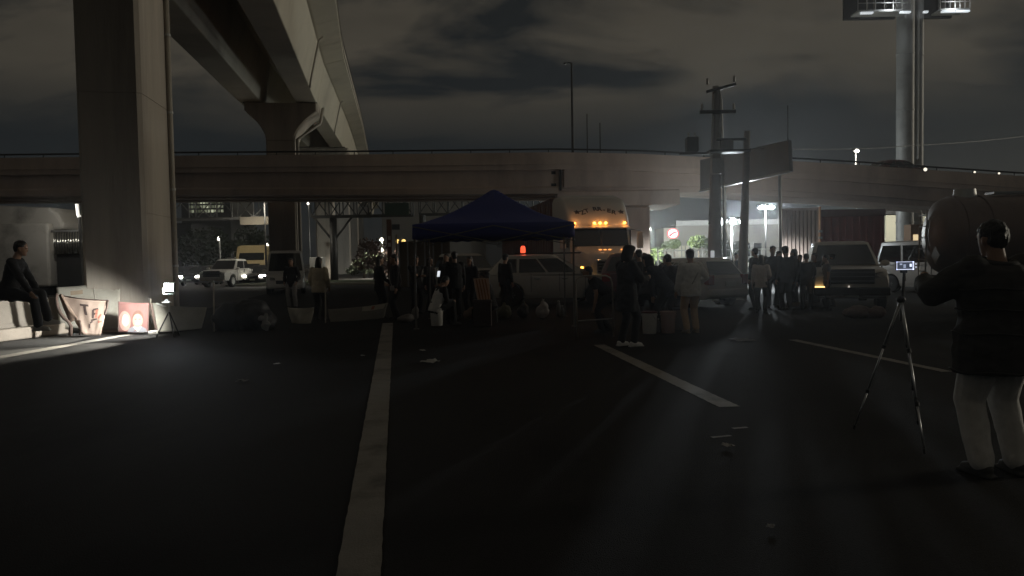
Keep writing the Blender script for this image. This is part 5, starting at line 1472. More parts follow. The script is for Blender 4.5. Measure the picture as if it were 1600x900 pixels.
# ------------------------------------------------------------------ concrete barrier, left
BARC = mat('barrier_concrete', (.27, .235, .195), .85, var=.1, scale=2, bump=.3, stain=(.24, .21, .18), sscale=1.0)
JP = [(-.30, 0), (.30, 0), (.30, .10), (.17, .34), (.10, .84), (-.10, .84), (-.17, .34), (-.30, .10)]
A, B = gp(-210, 560), gp(164, 512)
A = V((A.x, A.y, 0)); dirb = (B - A).normalized(); nb_ = V((-dirb.y, dirb.x, 0))
tot = (B - A).length; nseg = 3
for k, lb in enumerate(('concrete barrier segment at the far left edge, under the seated person', 'middle concrete barrier segment behind the tan banner', 'last concrete barrier segment, at the foot of the near pier')):
    s0 = A + dirb * (tot * k / nseg) + nb_ * .34
    t = thing('concrete_barrier', lb, 'barrier', s0, atan2(dirb.y, dirb.x), 'barrier segments along the left verge')
    MB().prism(JP, 0.0, 1, 'x')
    l = tot / nseg - .03
    MB().prism([(y, z) for y, z in JP], 0, l, 'x').make('segment', BARC, t, bevel=.015)
    for q in (.2, .8): MB().box((l * q, -.265, .05), (.35, .10, .07)).make('drain_slot', BLACKP, t)
rl_ = thing('guard_rail', 'low pale kerb beam running along the foot of the barrier', 'kerb', A + nb_ * -.10, atan2(dirb.y, dirb.x))
MB().box((tot / 2, 0, .13), (tot, .26, .26)).make('beam', mat('kerb_beam', (.33, .28, .23), .85, var=.15, scale=3, bump=.3), rl_, bevel=.04)

# ------------------------------------------------------------------ cloths and banners
def clothmesh(name, corners, sag=.1, m=None, parent=None, nu=22, nv=14, wr_=.018, seed=0, out=(0, -1, 0), th=.004, scallop=0.0):
    """a hanging cloth through TL, TR, BR, BL; returns object and its surface function"""
    TL, TR, BR, BL = [V(c) for c in corners]; n_ = V(out).normalized()
    def S(u, v, off=0):
        p = TL.lerp(TR, u).lerp(BL.lerp(BR, u), v)
        p = p - V((0, 0, sag * 4 * u * (1 - u) * (1 - .55 * v)))
        w = wr_ * (noise.noise(V((u * 3.1 + seed, v * 1.3, seed))) * 1.6 + .6 * noise.noise(V((u * 9 + v * 4, v * 3, seed + 5))))
        bel = .05 * sin(pi * u) * sin(pi * v)
        return p + n_ * (w + bel * .6 + off) - V((0, 0, scallop * sin(pi * 3 * u) ** 2 * v))
    mb = MB(); vs = [S(i / nu, j / nv) for j in range(nv + 1) for i in range(nu + 1)]
    mb.add(vs, [(j * (nu + 1) + i, j * (nu + 1) + i + 1, (j + 1) * (nu + 1) + i + 1, (j + 1) * (nu + 1) + i) for j in range(nv) for i in range(nu)])
    o = mb.make(name, m, parent, smooth=True)
    if th:
        q = o.modifiers.new('cloth', 'SOLIDIFY'); q.thickness = th; q.offset = 0
    return o, S
def decal(name, S, shape, m, parent, off=.006, k=1):
    """a printed patch lying on a cloth: polygon in u,v"""
    mb = MB(); c = V((sum(p[0] for p in shape) / len(shape), sum(p[1] for p in shape) / len(shape), 0))
    n = len(shape); vs = [S(c.x, c.y, off)]; rr = (.33, .66, 1.0)
    for r in rr: vs += [S(c.x + (p[0] - c.x) * r, c.y + (p[1] - c.y) * r, off) for p in shape]
    fs = [(0, 1 + i, 1 + (i + 1) % n) for i in range(n)]
    for q in range(2): fs += [(1 + q * n + i, 1 + (q + 1) * n + i, 1 + (q + 1) * n + (i + 1) % n, 1 + q * n + (i + 1) % n) for i in range(n)]
    mb.add(vs, fs); return mb.make(name, m, parent, smooth=True)
def ov(cu, cv, ru, rv, n=22): return [(cu + ru * cos(2 * pi * i / n), cv + rv * sin(2 * pi * i / n)) for i in range(n)]
def bar(S, name, u0, v0, u1, v1, w, m, parent):
    d = V((u1 - u0, v1 - v0, 0)); l = d.length; nx = V((-d.y, d.x, 0)) / l * w / 2
    pts = []
    for q in range(5): p = V((u0, v0, 0)) + d * q / 4 + nx; pts.append((p.x, p.y))
    for q in range(4, -1, -1): p = V((u0, v0, 0)) + d * q / 4 - nx; pts.append((p.x, p.y))
    return decal(name, S, pts, m, parent)
def hem(S, edge, m, parent, r=.016, name='hem', off=0.0):
    mb = MB(); mb.path([S(*edge(q / 16), off) for q in range(17)], r, 6); return mb.make(name, m, parent, smooth=True)
WCL = mat('white_cloth', (.60, .57, .50), .85, var=.08, scale=4, trans=.35, stain=(.5, .46, .38), sscale=1.5)
TANC = mat('tan_cloth', (.52, .40, .33), .85, var=.10, scale=5, trans=.35, stain=(.42, .31, .25), sscale=2)
TAND = mat('brown_flap_cloth', (.20, .14, .105), .9, var=.12, scale=6, trans=.15)
HEM = mat('dark_hem', (.07, .045, .035), .9)
BEIGE = mat('beige_cloth', (.40, .38, .32), .85, var=.1, scale=4, trans=.25, stain=(.3, .28, .24), sscale=1.3)
INKD = mat('dark_print', (.07, .045, .04), .9); 
D0 = 16.9
def Pt(px, py, D=None): return at(px, py, D or D0)
t = thing('cloth_banner', 'large white cloth stretched behind the tan banner at the foot of the pier', 'banner', (0, 0, 0))
o, S1 = clothmesh('cloth', (Pt(88, 449, 17.1), Pt(188, 439, 17.3), Pt(186, 513, 17.2), Pt(92, 512, 17.0)), .02, WCL, t, seed=2)
hem(S1, lambda q: (.58 + .06 * q, q * .6), mat('cloth_seam', (.3, .27, .23), .9), t, .012, 'seam', .004)
bar(S1, 'print', .22, .16, .42, .15, .10, mat('faded_print', (.42, .33, .24), .9), t)
t = thing('cloth_banner', 'tan cloth banner with dark letters and a brown flap folded over its left end', 'banner', (0, 0, 0))
TAN_C = (Pt(92, 461, 16.3), Pt(169, 469, 16.4), Pt(157, 524, 16.3), Pt(129, 522, 16.2))
o, S2 = clothmesh('cloth', TAN_C, .03, TANC, t, seed=5, wr_=.025)
o, S3 = clothmesh('flap', (Pt(92, 462, 16.15), Pt(99, 463, 16.15), Pt(122, 499, 16.1), Pt(109, 506, 16.1)), -.05, TAND, t, seed=8, nu=8)
mb = MB(); mb.path([Pt(x, y, 16.08) for x, y in ((89, 459), (88, 468), (90, 479), (94, 489), (100, 497), (107, 503), (111, 510), (110, 524))], [.03, .034, .038, .04, .04, .036, .04, .045], 8); mb.make('hem', HEM, t, smooth=True)
mb = MB(); mb.path([Pt(x, y, 16.2) for x, y in ((124, 500), (126, 508), (127, 517), (124, 523))], .022, 8); mb.make('hem', HEM, t, smooth=True)
hem(S2, lambda q: (q, 0), HEM, t, .014); hem(S2, lambda q: (1, q * .42), HEM, t, .02)
for a in ((.40, .17, .60, .17, .055), (.505, .17, .505, .44, .07)): bar(S2, 'letter', *a, INKD, t)
for a in ((.70, .28, .82, .24, .05), (.70, .28, .68, .52, .055), (.80, .25, .77, .50, .055), (.68, .40, .80, .38, .05), (.62, .58, .80, .53, .045), (.58, .66, .66, .60, .04), (.84, .52, .90, .40, .05), (.52, .80, .56, .68, .045), (.84, .62, .95, .60, .05)): bar(S2, 'letter', *a, INKD if a[0] < .8 else mat('red_print', (.45, .16, .11), .9), t)
# portrait banner
PR = lambda n, c: mat(n, c, .8, var=.1, scale=8, trans=.3)
t = thing('portrait_banner', 'square reddish banner printed with a smiling face and a white emblem', 'banner', (0, 0, 0))
o, S4 = clothmesh('cloth', (Pt(185, 471, 16.6), Pt(233, 473, 16.6), Pt(231, 519, 16.5), Pt(186, 519, 16.5)), .015, PR('maroon_print', (.30, .15, .135)), t, seed=11, wr_=.012)
decal('printed_glow', S4, ov(.22, .62, .21, .33), PR('pink_print', (.62, .36, .30)), t, .004)
decal('printed_emblem', S4, ov(.24, .60, .12, .20), PR('white_print', (.66, .60, .54)), t, .007)
bar(S4, 'printed_bar', .21, .46, .18, .62, .06, PR('blue_print', (.16, .17, .24)), t); bar(S4, 'printed_bar', .28, .46, .30, .64, .06, PR('blue_print', (1, 1, 1)), t)
decal('printed_shoulders', S4, [(.30, .99), (.36, .86), (.50, .80), (.80, .80), (.93, .88), (.98, .99)], PR('grey_print', (.28, .28, .31)), t, .005)
decal('printed_collar', S4, [(.50, .80), (.66, .98), (.80, .80)], PR('white_print', (1, 1, 1)), t, .008)
decal('printed_hair', S4, ov(.66, .50, .185, .25), PR('brown_print', (.20, .11, .085)), t, .006)
decal('printed_face', S4, ov(.66, .60, .165, .235), PR('face_print', (.56, .34, .26)), t, .009)
for s in (-1, 1):
    bar(S4, 'printed_eye', .66 + s * .10, .55, .66 + s * .035, .55, .028, PR('brown_print', (1, 1, 1)), t).location = (0, -.005, 0)
bar(S4, 'printed_mouth', .59, .70, .73, .70, .035, PR('white_print', (1, 1, 1)), t).location = (0, -.005, 0)
for e in (lambda q: (0, q), lambda q: (1, q)): hem(S4, e, mat('banner_edge', (.12, .07, .06), .9), t, .012)
# beige cloth
t = thing('cloth_banner', 'beige cloth strung between the portrait banner and the dark covered heap', 'banner', (0, 0, 0))
o, S5 = clothmesh('cloth', (Pt(238, 474, 16.7), Pt(323, 481, 16.9), Pt(315, 513, 16.7), Pt(246, 519, 16.5)), .03, BEIGE, t, seed=17, wr_=.03, nu=30)
hem(S5, lambda q: (q, 0), BEIGE, t, .014)
mb = MB(); mb.path([Pt(236, 474, 16.6), Pt(240, 497, 16.55), Pt(246, 521, 16.5)], .03, 8); mb.make('end_pole', HEM, t)
mb = MB(); mb.path([Pt(233, 520, 16.4), Pt(246, 519, 16.4)], .05, 6); mb.make('foot_bar', mat('grey_bar', (.42, .40, .36), .7), t)
mb = MB(); mb.path([Pt(244, 474, 16.7), Pt(256, 478, 16.75), Pt(264, 480, 16.8)], .022, 6); mb.make('tie', WHITEP, t)
c = gp(282, 517); t = thing('stone', 'dark round weight lying at the foot of the beige cloth', 'stone', (c.x, c.y - .15, 0))
mb = MB(); mb.ell((0, 0, .11), (.17, .14, .13)); remesh(mb, 'stone', mat('dark_stone', (.03, .03, .032), .9), t, .025, .02, 6, 2)
# low white banners further right
t = thing('cloth_banner', 'small crumpled white banner at the feet of the person in pale trousers', 'banner', (0, 0, 0))
clothmesh('cloth', (Pt(449, 480, 18.2), Pt(491, 480, 18.2), Pt(486, 505, 18.0), Pt(456, 505, 18.0)), .03, WCL, t, seed=23, wr_=.04)
t = thing('cloth_banner', 'long low greyish banner stretched left of the canopy poles', 'banner', (0, 0, 0))
o, S6 = clothmesh('cloth', (Pt(512, 483, 18.9), Pt(606, 473, 18.9), Pt(600, 497, 18.7), Pt(516, 503, 18.6)), .03, mat('grey_cloth', (.26, .245, .22), .9, var=.1, scale=4, trans=.2), t, seed=29, wr_=.03, nu=30)
decal('white_band', S6, [(.58, .04), (.70, .03), (.84, .03), (.97, .04), (.95, .34), (.80, .36), (.66, .36), (.58, .34)], WCL, t, .01)
decal('red_print', S6, [(.74, .08), (.79, .08), (.78, .3), (.73, .3)], mat('red_print', (.45, .16, .11)), t, .016)
# rope posts carrying the cloths
for px, py, D, h, lb in ((333, 466, 17.0, 1.15, 'thin pale stick standing beside the dark covered heap'), (234, 470, 16.8, .80, 'short stick at the right edge of the portrait banner'), (508, 480, 18.9, .9, 'short stick at the left end of the long greyish banner')):
    c = at(px, py, D); t = thing('stick', lb, 'stick', (c.x, D, 0)); MB().path([(0, 0, 0), (.01, 0, h * .5), (0.02, 0, h)], .018, 7).make('stick', mat('pale_wood', (.38, .34, .28), .8), t)

# dark covered heap
c = gp(357, 520)
t = thing('covered_heap', 'low black tarpaulin covered heap between the work lamp and the white van', 'heap', (c.x, 17.3, 0))
mb = MB()
for x, y, z, rx_, ry_, rz in ((-.25, 0, .25, .42, .4, .40), (.2, .1, .3, .5, .45, .42), (.55, 0, .18, .3, .35, .3), (-.05, .1, .42, .3, .3, .25)): mb.ell((x, y, z), (rx_, ry_, rz))
remesh(mb, 'tarpaulin', mat('black_tarpaulin', (.014, .015, .018), .5, bump=.3, bscale=20), t, .035, .05, 4, 3)
t = thing('plastic_bag', 'small pale torn bag lying against the dark covered heap', 'bag', (c.x + .72, 16.95, 0))
mb = MB(); mb.ell((0, 0, .12), (.10, .08, .13)); mb.ell((-.08, 0, .3), (.08, .05, .06)); mb.path([(0, 0, .2), (.02, 0, .4)], .04, 8); remesh(mb, 'bag', mat('pale_plastic', (.4, .4, .38), .5, trans=.2), t, .018, .03, 9, 2)

# ------------------------------------------------------------------ work lamp on its stand
c = at(263, 449, 15.9)
t = thing('work_lamp', 'dazzling white work lamp on a small stand between the banners and the pier', 'work lamp', (c.x, c.y, 0), radians(-18))
h = c.z
for a in (90, 210, 330): MB().path([(0, 0, .55), (.28 * cos(radians(a)), .28 * sin(radians(a)), 0)], .014, 6).make('leg', DARKST, t)
MB().path([(0, 0, .45), (0, 0, h - .16)], .018, 8).make('pole', STEEL, t)
MB().path([(-.13, 0, h), (-.13, 0, h - .15), (.13, 0, h - .15), (.13, 0, h)], .012, 6).make('bracket', STEEL, t)
MB().box((0, .05, h), (.25, .06, .20)).make('housing', DARKST, t, bevel=.015)
MB().box((0, .012, h), (.21, .02, .16)).make('led_panel', glow('led_panel', (.88, .96, 1), 90), t)
MB().lathe([(.10, 0), (.10, .02), (.05, .05), (.03, .09)], 14, (-.03, -.02, h - .34)).make('tray', WHITEP, t, smooth=True, sharp=40)
IR = Matrix.Rotation(radians(18), 3, 'Z')
lamp('work_light', (-.06, -.06, h), 1000, (.96, .97, .92), t, .07, spot=104, target=IR @ V((-1.0, .10, -.62)) + V((0, 0, h)), blend=1.0)
gl = Matrix.Rotation(radians(18), 3, 'Z') @ (V((-8.75, 13.6, 0)) - V((c.x, c.y, 0)))
lamp('work_light', (-.02, -.08, h - .02), 1500, (1.0, .96, .84), t, .05, spot=44, target=(gl.x, gl.y, -.1), blend=.7)
lamp('work_glare', (0, -.06, h), 70, (.9, .96, 1), t, .08, spot=56, target=Matrix.Rotation(radians(18), 3, 'Z') @ (V((0, 0, 1.4)) - V((c.x, c.y, 0))), blend=1.0)

# ------------------------------------------------------------------ blue canopy
fl, fr_ = at(645, 373, 16.6), at(898, 373, 16.6)
cw = fr_.x - fl.x; cd = 3.0; zv = fl.z; zt = at(645, 351, 16.6).z; zp = at(768, 294, 18.0).z
t = thing('canopy', 'blue pop up canopy with pointed roof over the people in the middle', 'canopy', (fl.x, 16.6, 0))
BLUE = mat('blue_canopy_cloth', (.030, .042, .26), .6, var=.08, scale=3, bump=.1, bscale=60, trans=.12)
mb = MB(); n = 40
def rf(u, v):
    x, y = u * 2 - 1, v * 2 - 1
    d = max(abs(x), abs(y)); e = (1 - d)
    z = zt + (zp - zt) * (.62 * e + .38 * e * e * (1.6 - .6 * e)) - .05 * (1 - abs(abs(x) - abs(y))) ** 0 * sin(pi * e) 
    if d < .06: z = zp - .05 * (d / .06) ** 2 - (zp - zt) * .03
    z += .022 * noise.noise(V((u * 7, v * 7, 2))) * min(1, 8 * e) - .03 * (abs(sin(pi * 2 * (x if abs(y) > abs(x) else y) / max(d, .05) * .5))) * e
    return V((cw * u, cd * v, z))
mb.add([rf(i / n, j / n) for j in range(n + 1) for i in range(n + 1)], [(j * (n + 1) + i, j * (n + 1) + i + 1, (j + 1) * (n + 1) + i + 1, (j + 1) * (n + 1) + i) for j in range(n) for i in range(n)])
o = mb.make('roof_cloth', BLUE, t, smooth=True, sharp=14); q = o.modifiers.new('cloth', 'SOLIDIFY'); q.thickness = .006
for a, b_ in (((0, 0), (cw, 0)), ((cw, 0), (cw, cd)), ((cw, cd), (0, cd)), ((0, cd), (0, 0))):
    mb = MB(); N_ = 24; vs = []
    for j in range(4):
        for i in range(N_ + 1):
            f = i / N_; w = .012 * sin(f * 40) * j / 3
            d = V((b_[0] - a[0], b_[1] - a[1], 0)).normalized(); nx = V((d.y, -d.x, 0))
            vs.append(V((a[0] + (b_[0] - a[0]) * f, a[1] + (b_[1] - a[1]) * f, zt - (zt - zv) * j / 3 - .025 * sin(f * 12 * pi) ** 2 * (j == 3))) + nx * w)
    mb.add(vs, [(j * (N_ + 1) + i, j * (N_ + 1) + i + 1, (j + 1) * (N_ + 1) + i + 1, (j + 1) * (N_ + 1) + i) for j in range(3) for i in range(N_)])
    o = mb.make('valance', BLUE, t, smooth=True); q = o.modifiers.new('cloth', 'SOLIDIFY'); q.thickness = .005
LEGM = mat('canopy_leg_grey', (.20, .19, .18), .5, .4)
for x, y in ((.03, .03), (cw - .03, .03), (.03, cd - .03), (cw - .03, cd - .03)):
    l = MB().box((x, y, zt / 2), (.04, .04, zt)).make('leg', LEGM, t)
    MB().box((x, y, .008), (.12, .12, .016)).make('foot_plate', LEGM, l)
for a, b_ in (((0, 0), (cw, 0)), ((0, cd), (cw, cd)), ((0, 0), (0, cd)), ((cw, 0), (cw, cd))):
    for q in range(2):
        p0 = V((a[0] + (b_[0] - a[0]) * q / 2, a[1] + (b_[1] - a[1]) * q / 2, 0)); p1 = V((a[0] + (b_[0] - a[0]) * (q + 1) / 2, a[1] + (b_[1] - a[1]) * (q + 1) / 2, 0))
        MB().cyl(p0 + V((0, 0, zt - .05)), p1 + V((0, 0, zt - .42)), .013, n=6).make('scissor_bar', LEGM, t); MB().cyl(p0 + V((0, 0, zt - .42)), p1 + V((0, 0, zt - .05)), .013, n=6).make('scissor_bar', LEGM, t)
MB().cyl((cw / 2, cd / 2, zt - .2), (cw / 2, cd / 2, zp - .06), .022, n=8).make('peak_pole', LEGM, t)

# ------------------------------------------------------------------ things on the road under and beside the canopy
def bag(label, px, py, w, d, h, m, name='bag', D=None, seed=0, top=True, cat='bag'):
    c = gp(px, py) if D is None else V((at(px, py, D).x, D, 0))
    t = thing(name, label, cat, (c.x, c.y, 0), rnd.uniform(-.4, .4)); mb = MB()
    mb.ell((0, 0, h * .36), (w / 2, d / 2, h * .38)); mb.ell((w * .1, 0, h * .55), (w * .36, d * .4, h * .3))
    if top: mb.path([(0, 0, h * .7), (.01, 0, h * .9), (0.03, .02, h)], [w * .18, w * .06, w * .13], 10)
    o = remesh(mb, 'sack', m, t, .022, .025, 8, 2, seed=seed)
    for v in o.data.vertices:
        if v.co.z < 0: v.co.z = 0
    return t
PLW = mat('white_plastic_bag', (.68, .63, .61), .45, var=.08, scale=6, trans=.25)
PLG = mat('greenish_plastic_bag', (.22, .22, .15), .5, var=.15, scale=6, trans=.2)
bag('white plastic bag standing on the road below the silver SUV', 848, 497, .36, .3, .50, PLW, seed=3)
bag('greenish knotted bag in front of the seated person under the canopy', 787, 498, .42, .36, .42, PLG, seed=5)
bag('dark bag between the greenish bag and the white bag', 817, 496, .34, .3, .44, mat('dark_bag', (.07, .065, .06), .6), seed=6)
bag('tan crumpled sack lying right of the person in the white vest', 736, 500, .42, .36, .38, mat('tan_sack', (.26, .19, .14), .8), seed=8, top=False)
bag('pale bundle at the foot of the left canopy pole', 634, 504, .44, .36, .26, mat('pale_bundle', (.22, .20, .185), .8), seed=9, top=False)
bag('small pale bag leaning on the left canopy pole', 649, 499, .20, .18, .42, mat('pale_bundle2', (.30, .28, .26), .7, trans=.2), seed=10)
bag('grey bundle of belongings on the road at the foot of the light pickup', 1338, 497, .7, .5, .36, mat('grey_bundle', (.16, .125, .115), .8), seed=12, top=False)
bag('brownish bundle left of the tripod on the road', 1368, 497, .45, .4, .34, mat('brown_bundle', (.15, .11, .10), .8), seed=13, top=False)
bag('long grey sack lying at the feet of the crowd', 1255, 482, 1.2, .5, .26, mat('grey_sack', (.15, .13, .12), .8), seed=14, top=False)
bag('low grey sack on the road behind the silver hatchback', 1128, 474, .6, .4, .22, mat('grey_sack2', (.17, .15, .145), .8), seed=15, top=False)
# striped tote
c = at(752, 468, 17.0)
t = thing('striped_bag', 'orange and white striped tote bag held up beside the seated person', 'bag', (c.x, 17.05, c.z), radians(8))
mb = MB(); ring = lambda z, w, d, x=0: [V((x + sx * w, sy * d, z)) for sx, sy in ((-1, -1), (-.33, -1.08), (.33, -1.08), (1, -1), (1, 1), (.33, 1.08), (-.33, 1.08), (-1, 1))]
mb.loft([ring(0, .145, .07, .06), ring(.25, .165, .09, .03), ring(.50, .175, .08, .0)])
mb.make('sack', mat('orange_white_weave', (.72, .48, .34), .7, var=.10, scale=6), t, smooth=True, sharp=50)
ST_ = mat('orange_stripe', (.45, .17, .06), .7); 
for k in range(4):
    x = -.10 + k * .068
    mb = MB(); mb.add([(x + .05, -.0785, .0), (x + .075, -.0785, .0), (x + .035, -.105, .25), (x + .005, -.105, .25), (x + .025 - .03, -.092, .47), (x - .035, -.092, .47)], [(0, 1, 2, 3), (3, 2, 4, 5)]); mb.make('stripe', ST_, t)
MB().box((0, 0, .50), (.36, .17, .022)).make('rim', HEM, t)
for s in (-1, 1): MB().path([(-.09, s * .07, .5), (-.06, s * .05, .66), (.06, s * .05, .66), (.09, s * .07, .5)], .012, 6).make('handle', HEM, t)
t2 = thing('cooler_box', 'low dark box carrying the striped tote bag', 'box', (c.x + .02, 17.08, 0))
MB().box((0, 0, c.z / 2), (.42, .34, c.z - .006)).make('body', mat('dark_box', (.05, .035, .03), .7), t2, bevel=.02); MB().box((0, 0, c.z - .05), (.45, .37, .05)).make('lid', mat('box_lid', (.06, .045, .04), .7), t2, bevel=.01)

def bucket(label, px, py, m, r=.15, h=.38, lid=None, D=None, name='bucket'):
    c = gp(px, py) if D is None else V((at(px, py, D).x, D, 0))
    t = thing(name, label, 'bucket', (c.x, c.y, 0), rnd.uniform(0, 3), 'buckets on the road')
    MB().lathe([(r * .82, 0), (r * .86, .01), (r * .97, h * .86), (r * 1.06, h * .86), (r * 1.06, h * .9), (r * .98, h * .9), (r, h), (r * .94, h), (r * .80, .03)], 24).make('pail', m, t, smooth=True, sharp=35)
    MB().path([(r * 1.04 * cos(a), -.02 - .05 * sin(a) * 2, h * .88 - .14 * sin(a)) for a in [pi * q / 12 for q in range(13)]], .006, 6).make('handle', STEEL, t)
    if lid: MB().lathe([(r * 1.07, h * .97), (r * 1.07, h * 1.04), (r * .9, h * 1.05), (.01, h * 1.05)], 24).make('lid', lid, t, smooth=True, sharp=35)
    return t
BW = mat('white_bucket', (.72, .70, .66), .5, var=.06); BP = mat('pinkish_bucket', (.48, .34, .31), .5, var=.06)
bucket('white bucket with dark red lid beside the tall person with pale shoes', 1015, 521, BW, .155, .43, mat('dark_red_lid', (.12, .03, .035), .5))
bucket('pinkish bucket in the middle of the three at the stooping person', 1044, 520, BP, .155, .42, BP)
bucket('pale grey bucket half hidden beside the beige trousers', 1062, 515, mat('grey_bucket', (.30, .27, .27), .5), .14, .44, mat('blue_lid', (.08, .09, .13), .5))
SB = bucket('white bucket used as a seat by the person in the white vest', 681, 511, BW, .16, .40, BW, name='bucket')
SB.location = (SEAT1.x + .03, SEAT1.y - .02, 0)
t = thing('stool', 'low dark stool under the person beside the striped bag', 'stool', SEAT2)
MB().box((0, 0, .39), (.32, .32, .04)).make('seat', BLACKP, t, bevel=.01)
for a, b_ in ((-1, -1), (1, -1), (1, 1), (-1, 1)): MB().cyl((a * .14, b_ * .14, 0), (a * .11, b_ * .11, .38), .014, n=6).make('leg', BLACKP, t)
def bottle(label, px, py, h=.32, r=.045, cap=(.5, .5, .5)):
    c = gp(px, py); t = thing('bottle', label, 'bottle', (c.x, c.y, 0), 0, 'clear bottles on the road')
    MB().lathe([(r * .9, 0), (r, .01), (r, h * .3), (r * .93, h * .35), (r, h * .4), (r, h * .65), (r * .4, h * .88), (r * .38, h * .95)], 16).make('bottle', mat('clear_bottle', (.28, .28, .28), .12, var=.05, coat=.6, trans=.3), t, smooth=True, sharp=50)
    MB().cyl((0, 0, h * .93), (0, 0, h), r * .42, n=12).make('cap', WHITEP, t)
bottle('tall clear bottle right of the white plastic bag', 873, 494, .42, .06)
bottle('shorter clear bottle beside the tall one, right of the white plastic bag', 879, 495, .3, .055)
bottle('clear bottle between the white and the pinkish bucket', 1029, 519, .28, .045)
# bent metal hoop
c = gp(903, 530)
t = thing('metal_hoop', 'upright bent metal tube hoop on the road in front of the silver SUV', 'hoop', (c.x, c.y, 0), radians(6))
hh = at(903, 432, c.y).z; 
pts = [(0, 0, 0), (-.02, 0, hh * .5), (-.03, 0, hh - .16), (-.01, 0, hh - .06), (.06, 0, hh - .01), (.18, 0, hh + .01), (.62, .25, hh + .0), (.72, .3, hh - .05), (.76, .32, hh - .16), (.78, .34, 0)]
MB().path(pts, .016, 8).make('tube', mat('hoop_steel', (.42, .37, .32), .4, .6), t, smooth=True)
MB().cyl((-.01, 0, .35), (.77, .33, .35), .012, n=6).make('cross_tube', STEEL, t)

# tripod with phone
ap_ = at(1408, 468, 6.05); ph_ = at(1413, 415, 6.05)
f1, f2 = gp(1445, 711), gp(1334, 672); f3 = V((ap_.x + .42, 6.55, 0))
t = thing('tripod', 'light tripod with thin silver legs holding the phone in front of the man', 'tripod', (ap_.x, ap_.y, 0))
b0 = V((ap_.x, ap_.y, 0)); a0 = V((0, 0, ap_.z))
for f in (f1, f2, f3):
    e = f - b0; e.z = .01
    u = (e - a0)
    l = MB().path([a0, a0 + u * .36], .011, 8).make('leg', STEEL, t, smooth=True)
    MB().path([a0 + u * .34, a0 + u * .70], .0085, 8).make('leg_section', mat('silver_leg', (.6, .6, .62), .3, .9), l, smooth=True)
    MB().path([a0 + u * .69, a0 + u * .985], .0065, 8).make('leg_section', mat('silver_leg', (1, 1, 1)), l, smooth=True)
    MB().cyl(a0 + u * .97, a0 + u, .010, n=8).make('rubber_foot', RUBBER, l)
    for q in (.35, .695): MB().cyl(a0 + u * (q - .012), a0 + u * (q + .012), .0155, n=10).make('leg_clamp', BLACKP, l)
MB().cyl(a0 - V((0, 0, .18)), V((ph_.x - b0.x, 0, ph_.z - .055)), .012, n=8).make('centre_column', BLACKP, t)
MB().ell(a0, (.035, .035, .03)).make('hub', BLACKP, t, smooth=True)
MB().box((ph_.x - b0.x, .01, ph_.z - .045), (.05, .03, .03)).make('phone_clamp', BLACKP, t, bevel=.005)
t = thing('phone', 'phone held sideways on the tripod, its bright edged screen showing the scene', 'phone', (ph_.x, 6.04, ph_.z))
MB().box((0, .004, 0), (.152, .009, .074)).make('case', BLACKP, t, bevel=.004)
MB().box((0, -.0025, 0), (.142, .002, .066)).make('screen', glow('phone_scene', (.05, .06, .085), .6), t)
FRM = glow('phone_frame_glow', (.75, .80, 1.0), .95)
fr2 = MB()
for cxy, dd in (((0, .031), (.142, .0035)), ((0, -.031), (.142, .0055)), ((-.069, 0), (.004, .066)), ((.066, 0), (.010, .066))): fr2.box((cxy[0], -.0045, cxy[1]), (dd[0], .002, dd[1]))
fr2.make('screen_frame', FRM, t)
for x, z, w, h, e in ((.045, .002, .016, .024, 1.2), (-.035, .012, .02, .012, .25), (-.005, -.004, .02, .03, .12)): MB().box((x, -.0045, z), (w, .0022, h)).make('screen_glow', glow('screen_patch_%.2f' % e, (.75, .82, 1), e), t)
for z in (.012, -.014): MB().ell((.090, 0, z), (.006, .006, .007)).make('side_button', glow('button_glow', (.8, .85, 1), .5), t)
lamp('screen_light', (0, -.08, 0), .10, (.75, .82, 1), t, .05)
# two more phones held in hands
c = at(1000, 433, 12.75)
phone('small bright phone in the hands of the tall person with pale shoes', (c.x, c.y, c.z), radians(70), 60, .9, .9, (.95, .97, 1), True)
c = at(685.5, 428, 16.75)
phone('glowing phone before the face of the person in the white vest', (c.x, c.y, c.z), radians(-20), 70, 1.0, .8, (.9, .95, 1))
lamp('phone_light', (c.x - .1, c.y, c.z + .1), .12, (.85, .9, 1), None, .04)

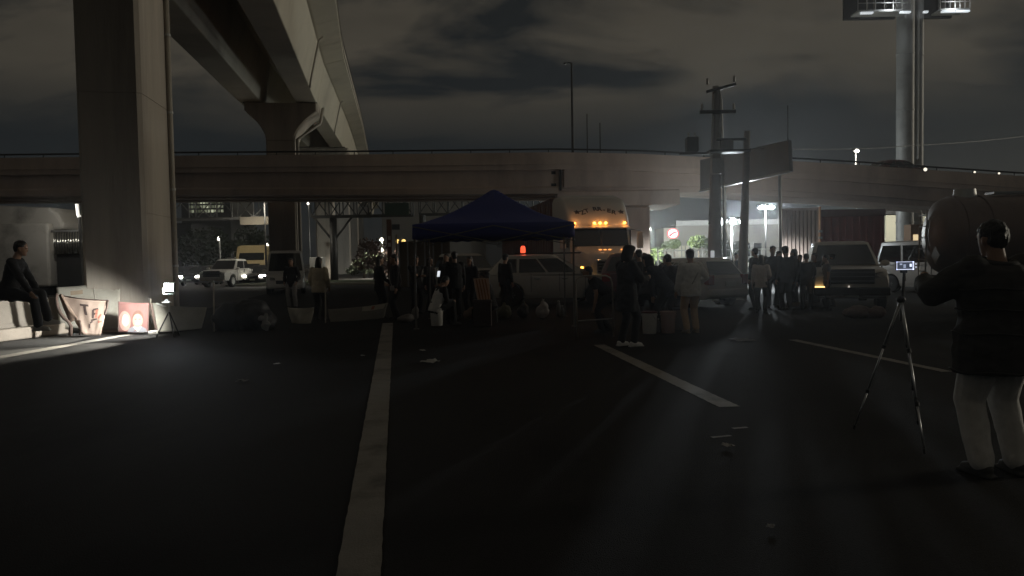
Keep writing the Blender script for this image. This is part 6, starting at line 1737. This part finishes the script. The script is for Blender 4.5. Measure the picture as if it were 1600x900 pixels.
# litter
def litter(px, py, w, lb, col=(.45, .44, .42)):
    c = gp(px, py); t = thing('paper_scrap', lb, 'litter', (c.x, c.y, 0.006), rnd.uniform(0, 6)); mb = MB(); vs = []; n = 5
    for j in range(n + 1):
        for i in range(n + 1):
            x, y = (i / n - .5) * w, (j / n - .5) * w * .7
            vs.append((x, y, .008 + min(w, .26) * (.32 if w < .4 else .10) * abs(noise.noise(V((x * 18 / w * .3 + px, y * 18 / w * .3, 1))))))
    mb.add(vs, [(j * (n + 1) + i, j * (n + 1) + i + 1, (j + 1) * (n + 1) + i + 1, (j + 1) * (n + 1) + i) for j in range(n) for i in range(n)])
    mb.make('scrap', mat('scrap_%.2f' % col[0], col, .8), t)
litter(433, 570, .10, 'small white paper scrap on the dark road left of the wide lane line', (.8, .8, .8)); litter(567, 557, .08, 'tiny white scrap just left of the wide lane line', (.75, .75, .75))
litter(660, 549, .12, 'small grey scrap just right of the wide lane line'); litter(672, 567, .26, 'larger crumpled paper right of the wide lane line'); litter(378, 597, .14, 'faint grey scrap left of the wide lane line', (.25, .25, .25))
litter(1137, 699, .10, 'grey scrap on the road below the end of the dashed line'); litter(1204, 826, .06, 'tiny scrap on the near road at the lower right', (.25, .24, .23)); litter(1160, 532, .5, 'flattened grey cardboard sheet on the road behind the dashed line', (.10, .09, .085))  # the last, large sheet is added for a blurred ghost of lamp glare
# ------------------------------------------------------------------ haze added to give the lamps halos and veil the darks
hz_m = bpy.data.materials.new('haze'); hz_m.use_nodes = True
t_ = hz_m.node_tree; t_.nodes.clear()
o_ = t_.nodes.new('ShaderNodeOutputMaterial'); v_ = t_.nodes.new('ShaderNodeVolumePrincipled')
v_.inputs['Color'].default_value = (.9, .92, .95, 1); v_.inputs['Density'].default_value = 0.0016; v_.inputs['Anisotropy'].default_value = 0.8
t_.links.new(v_.outputs[0], o_.inputs['Volume'])
hb_ = MB().box((0, 390, 17.5), (1260, 1060, 37)).make('haze', hz_m); hb_['kind'] = 'stuff'
hb_.location = (0, 0, 0)
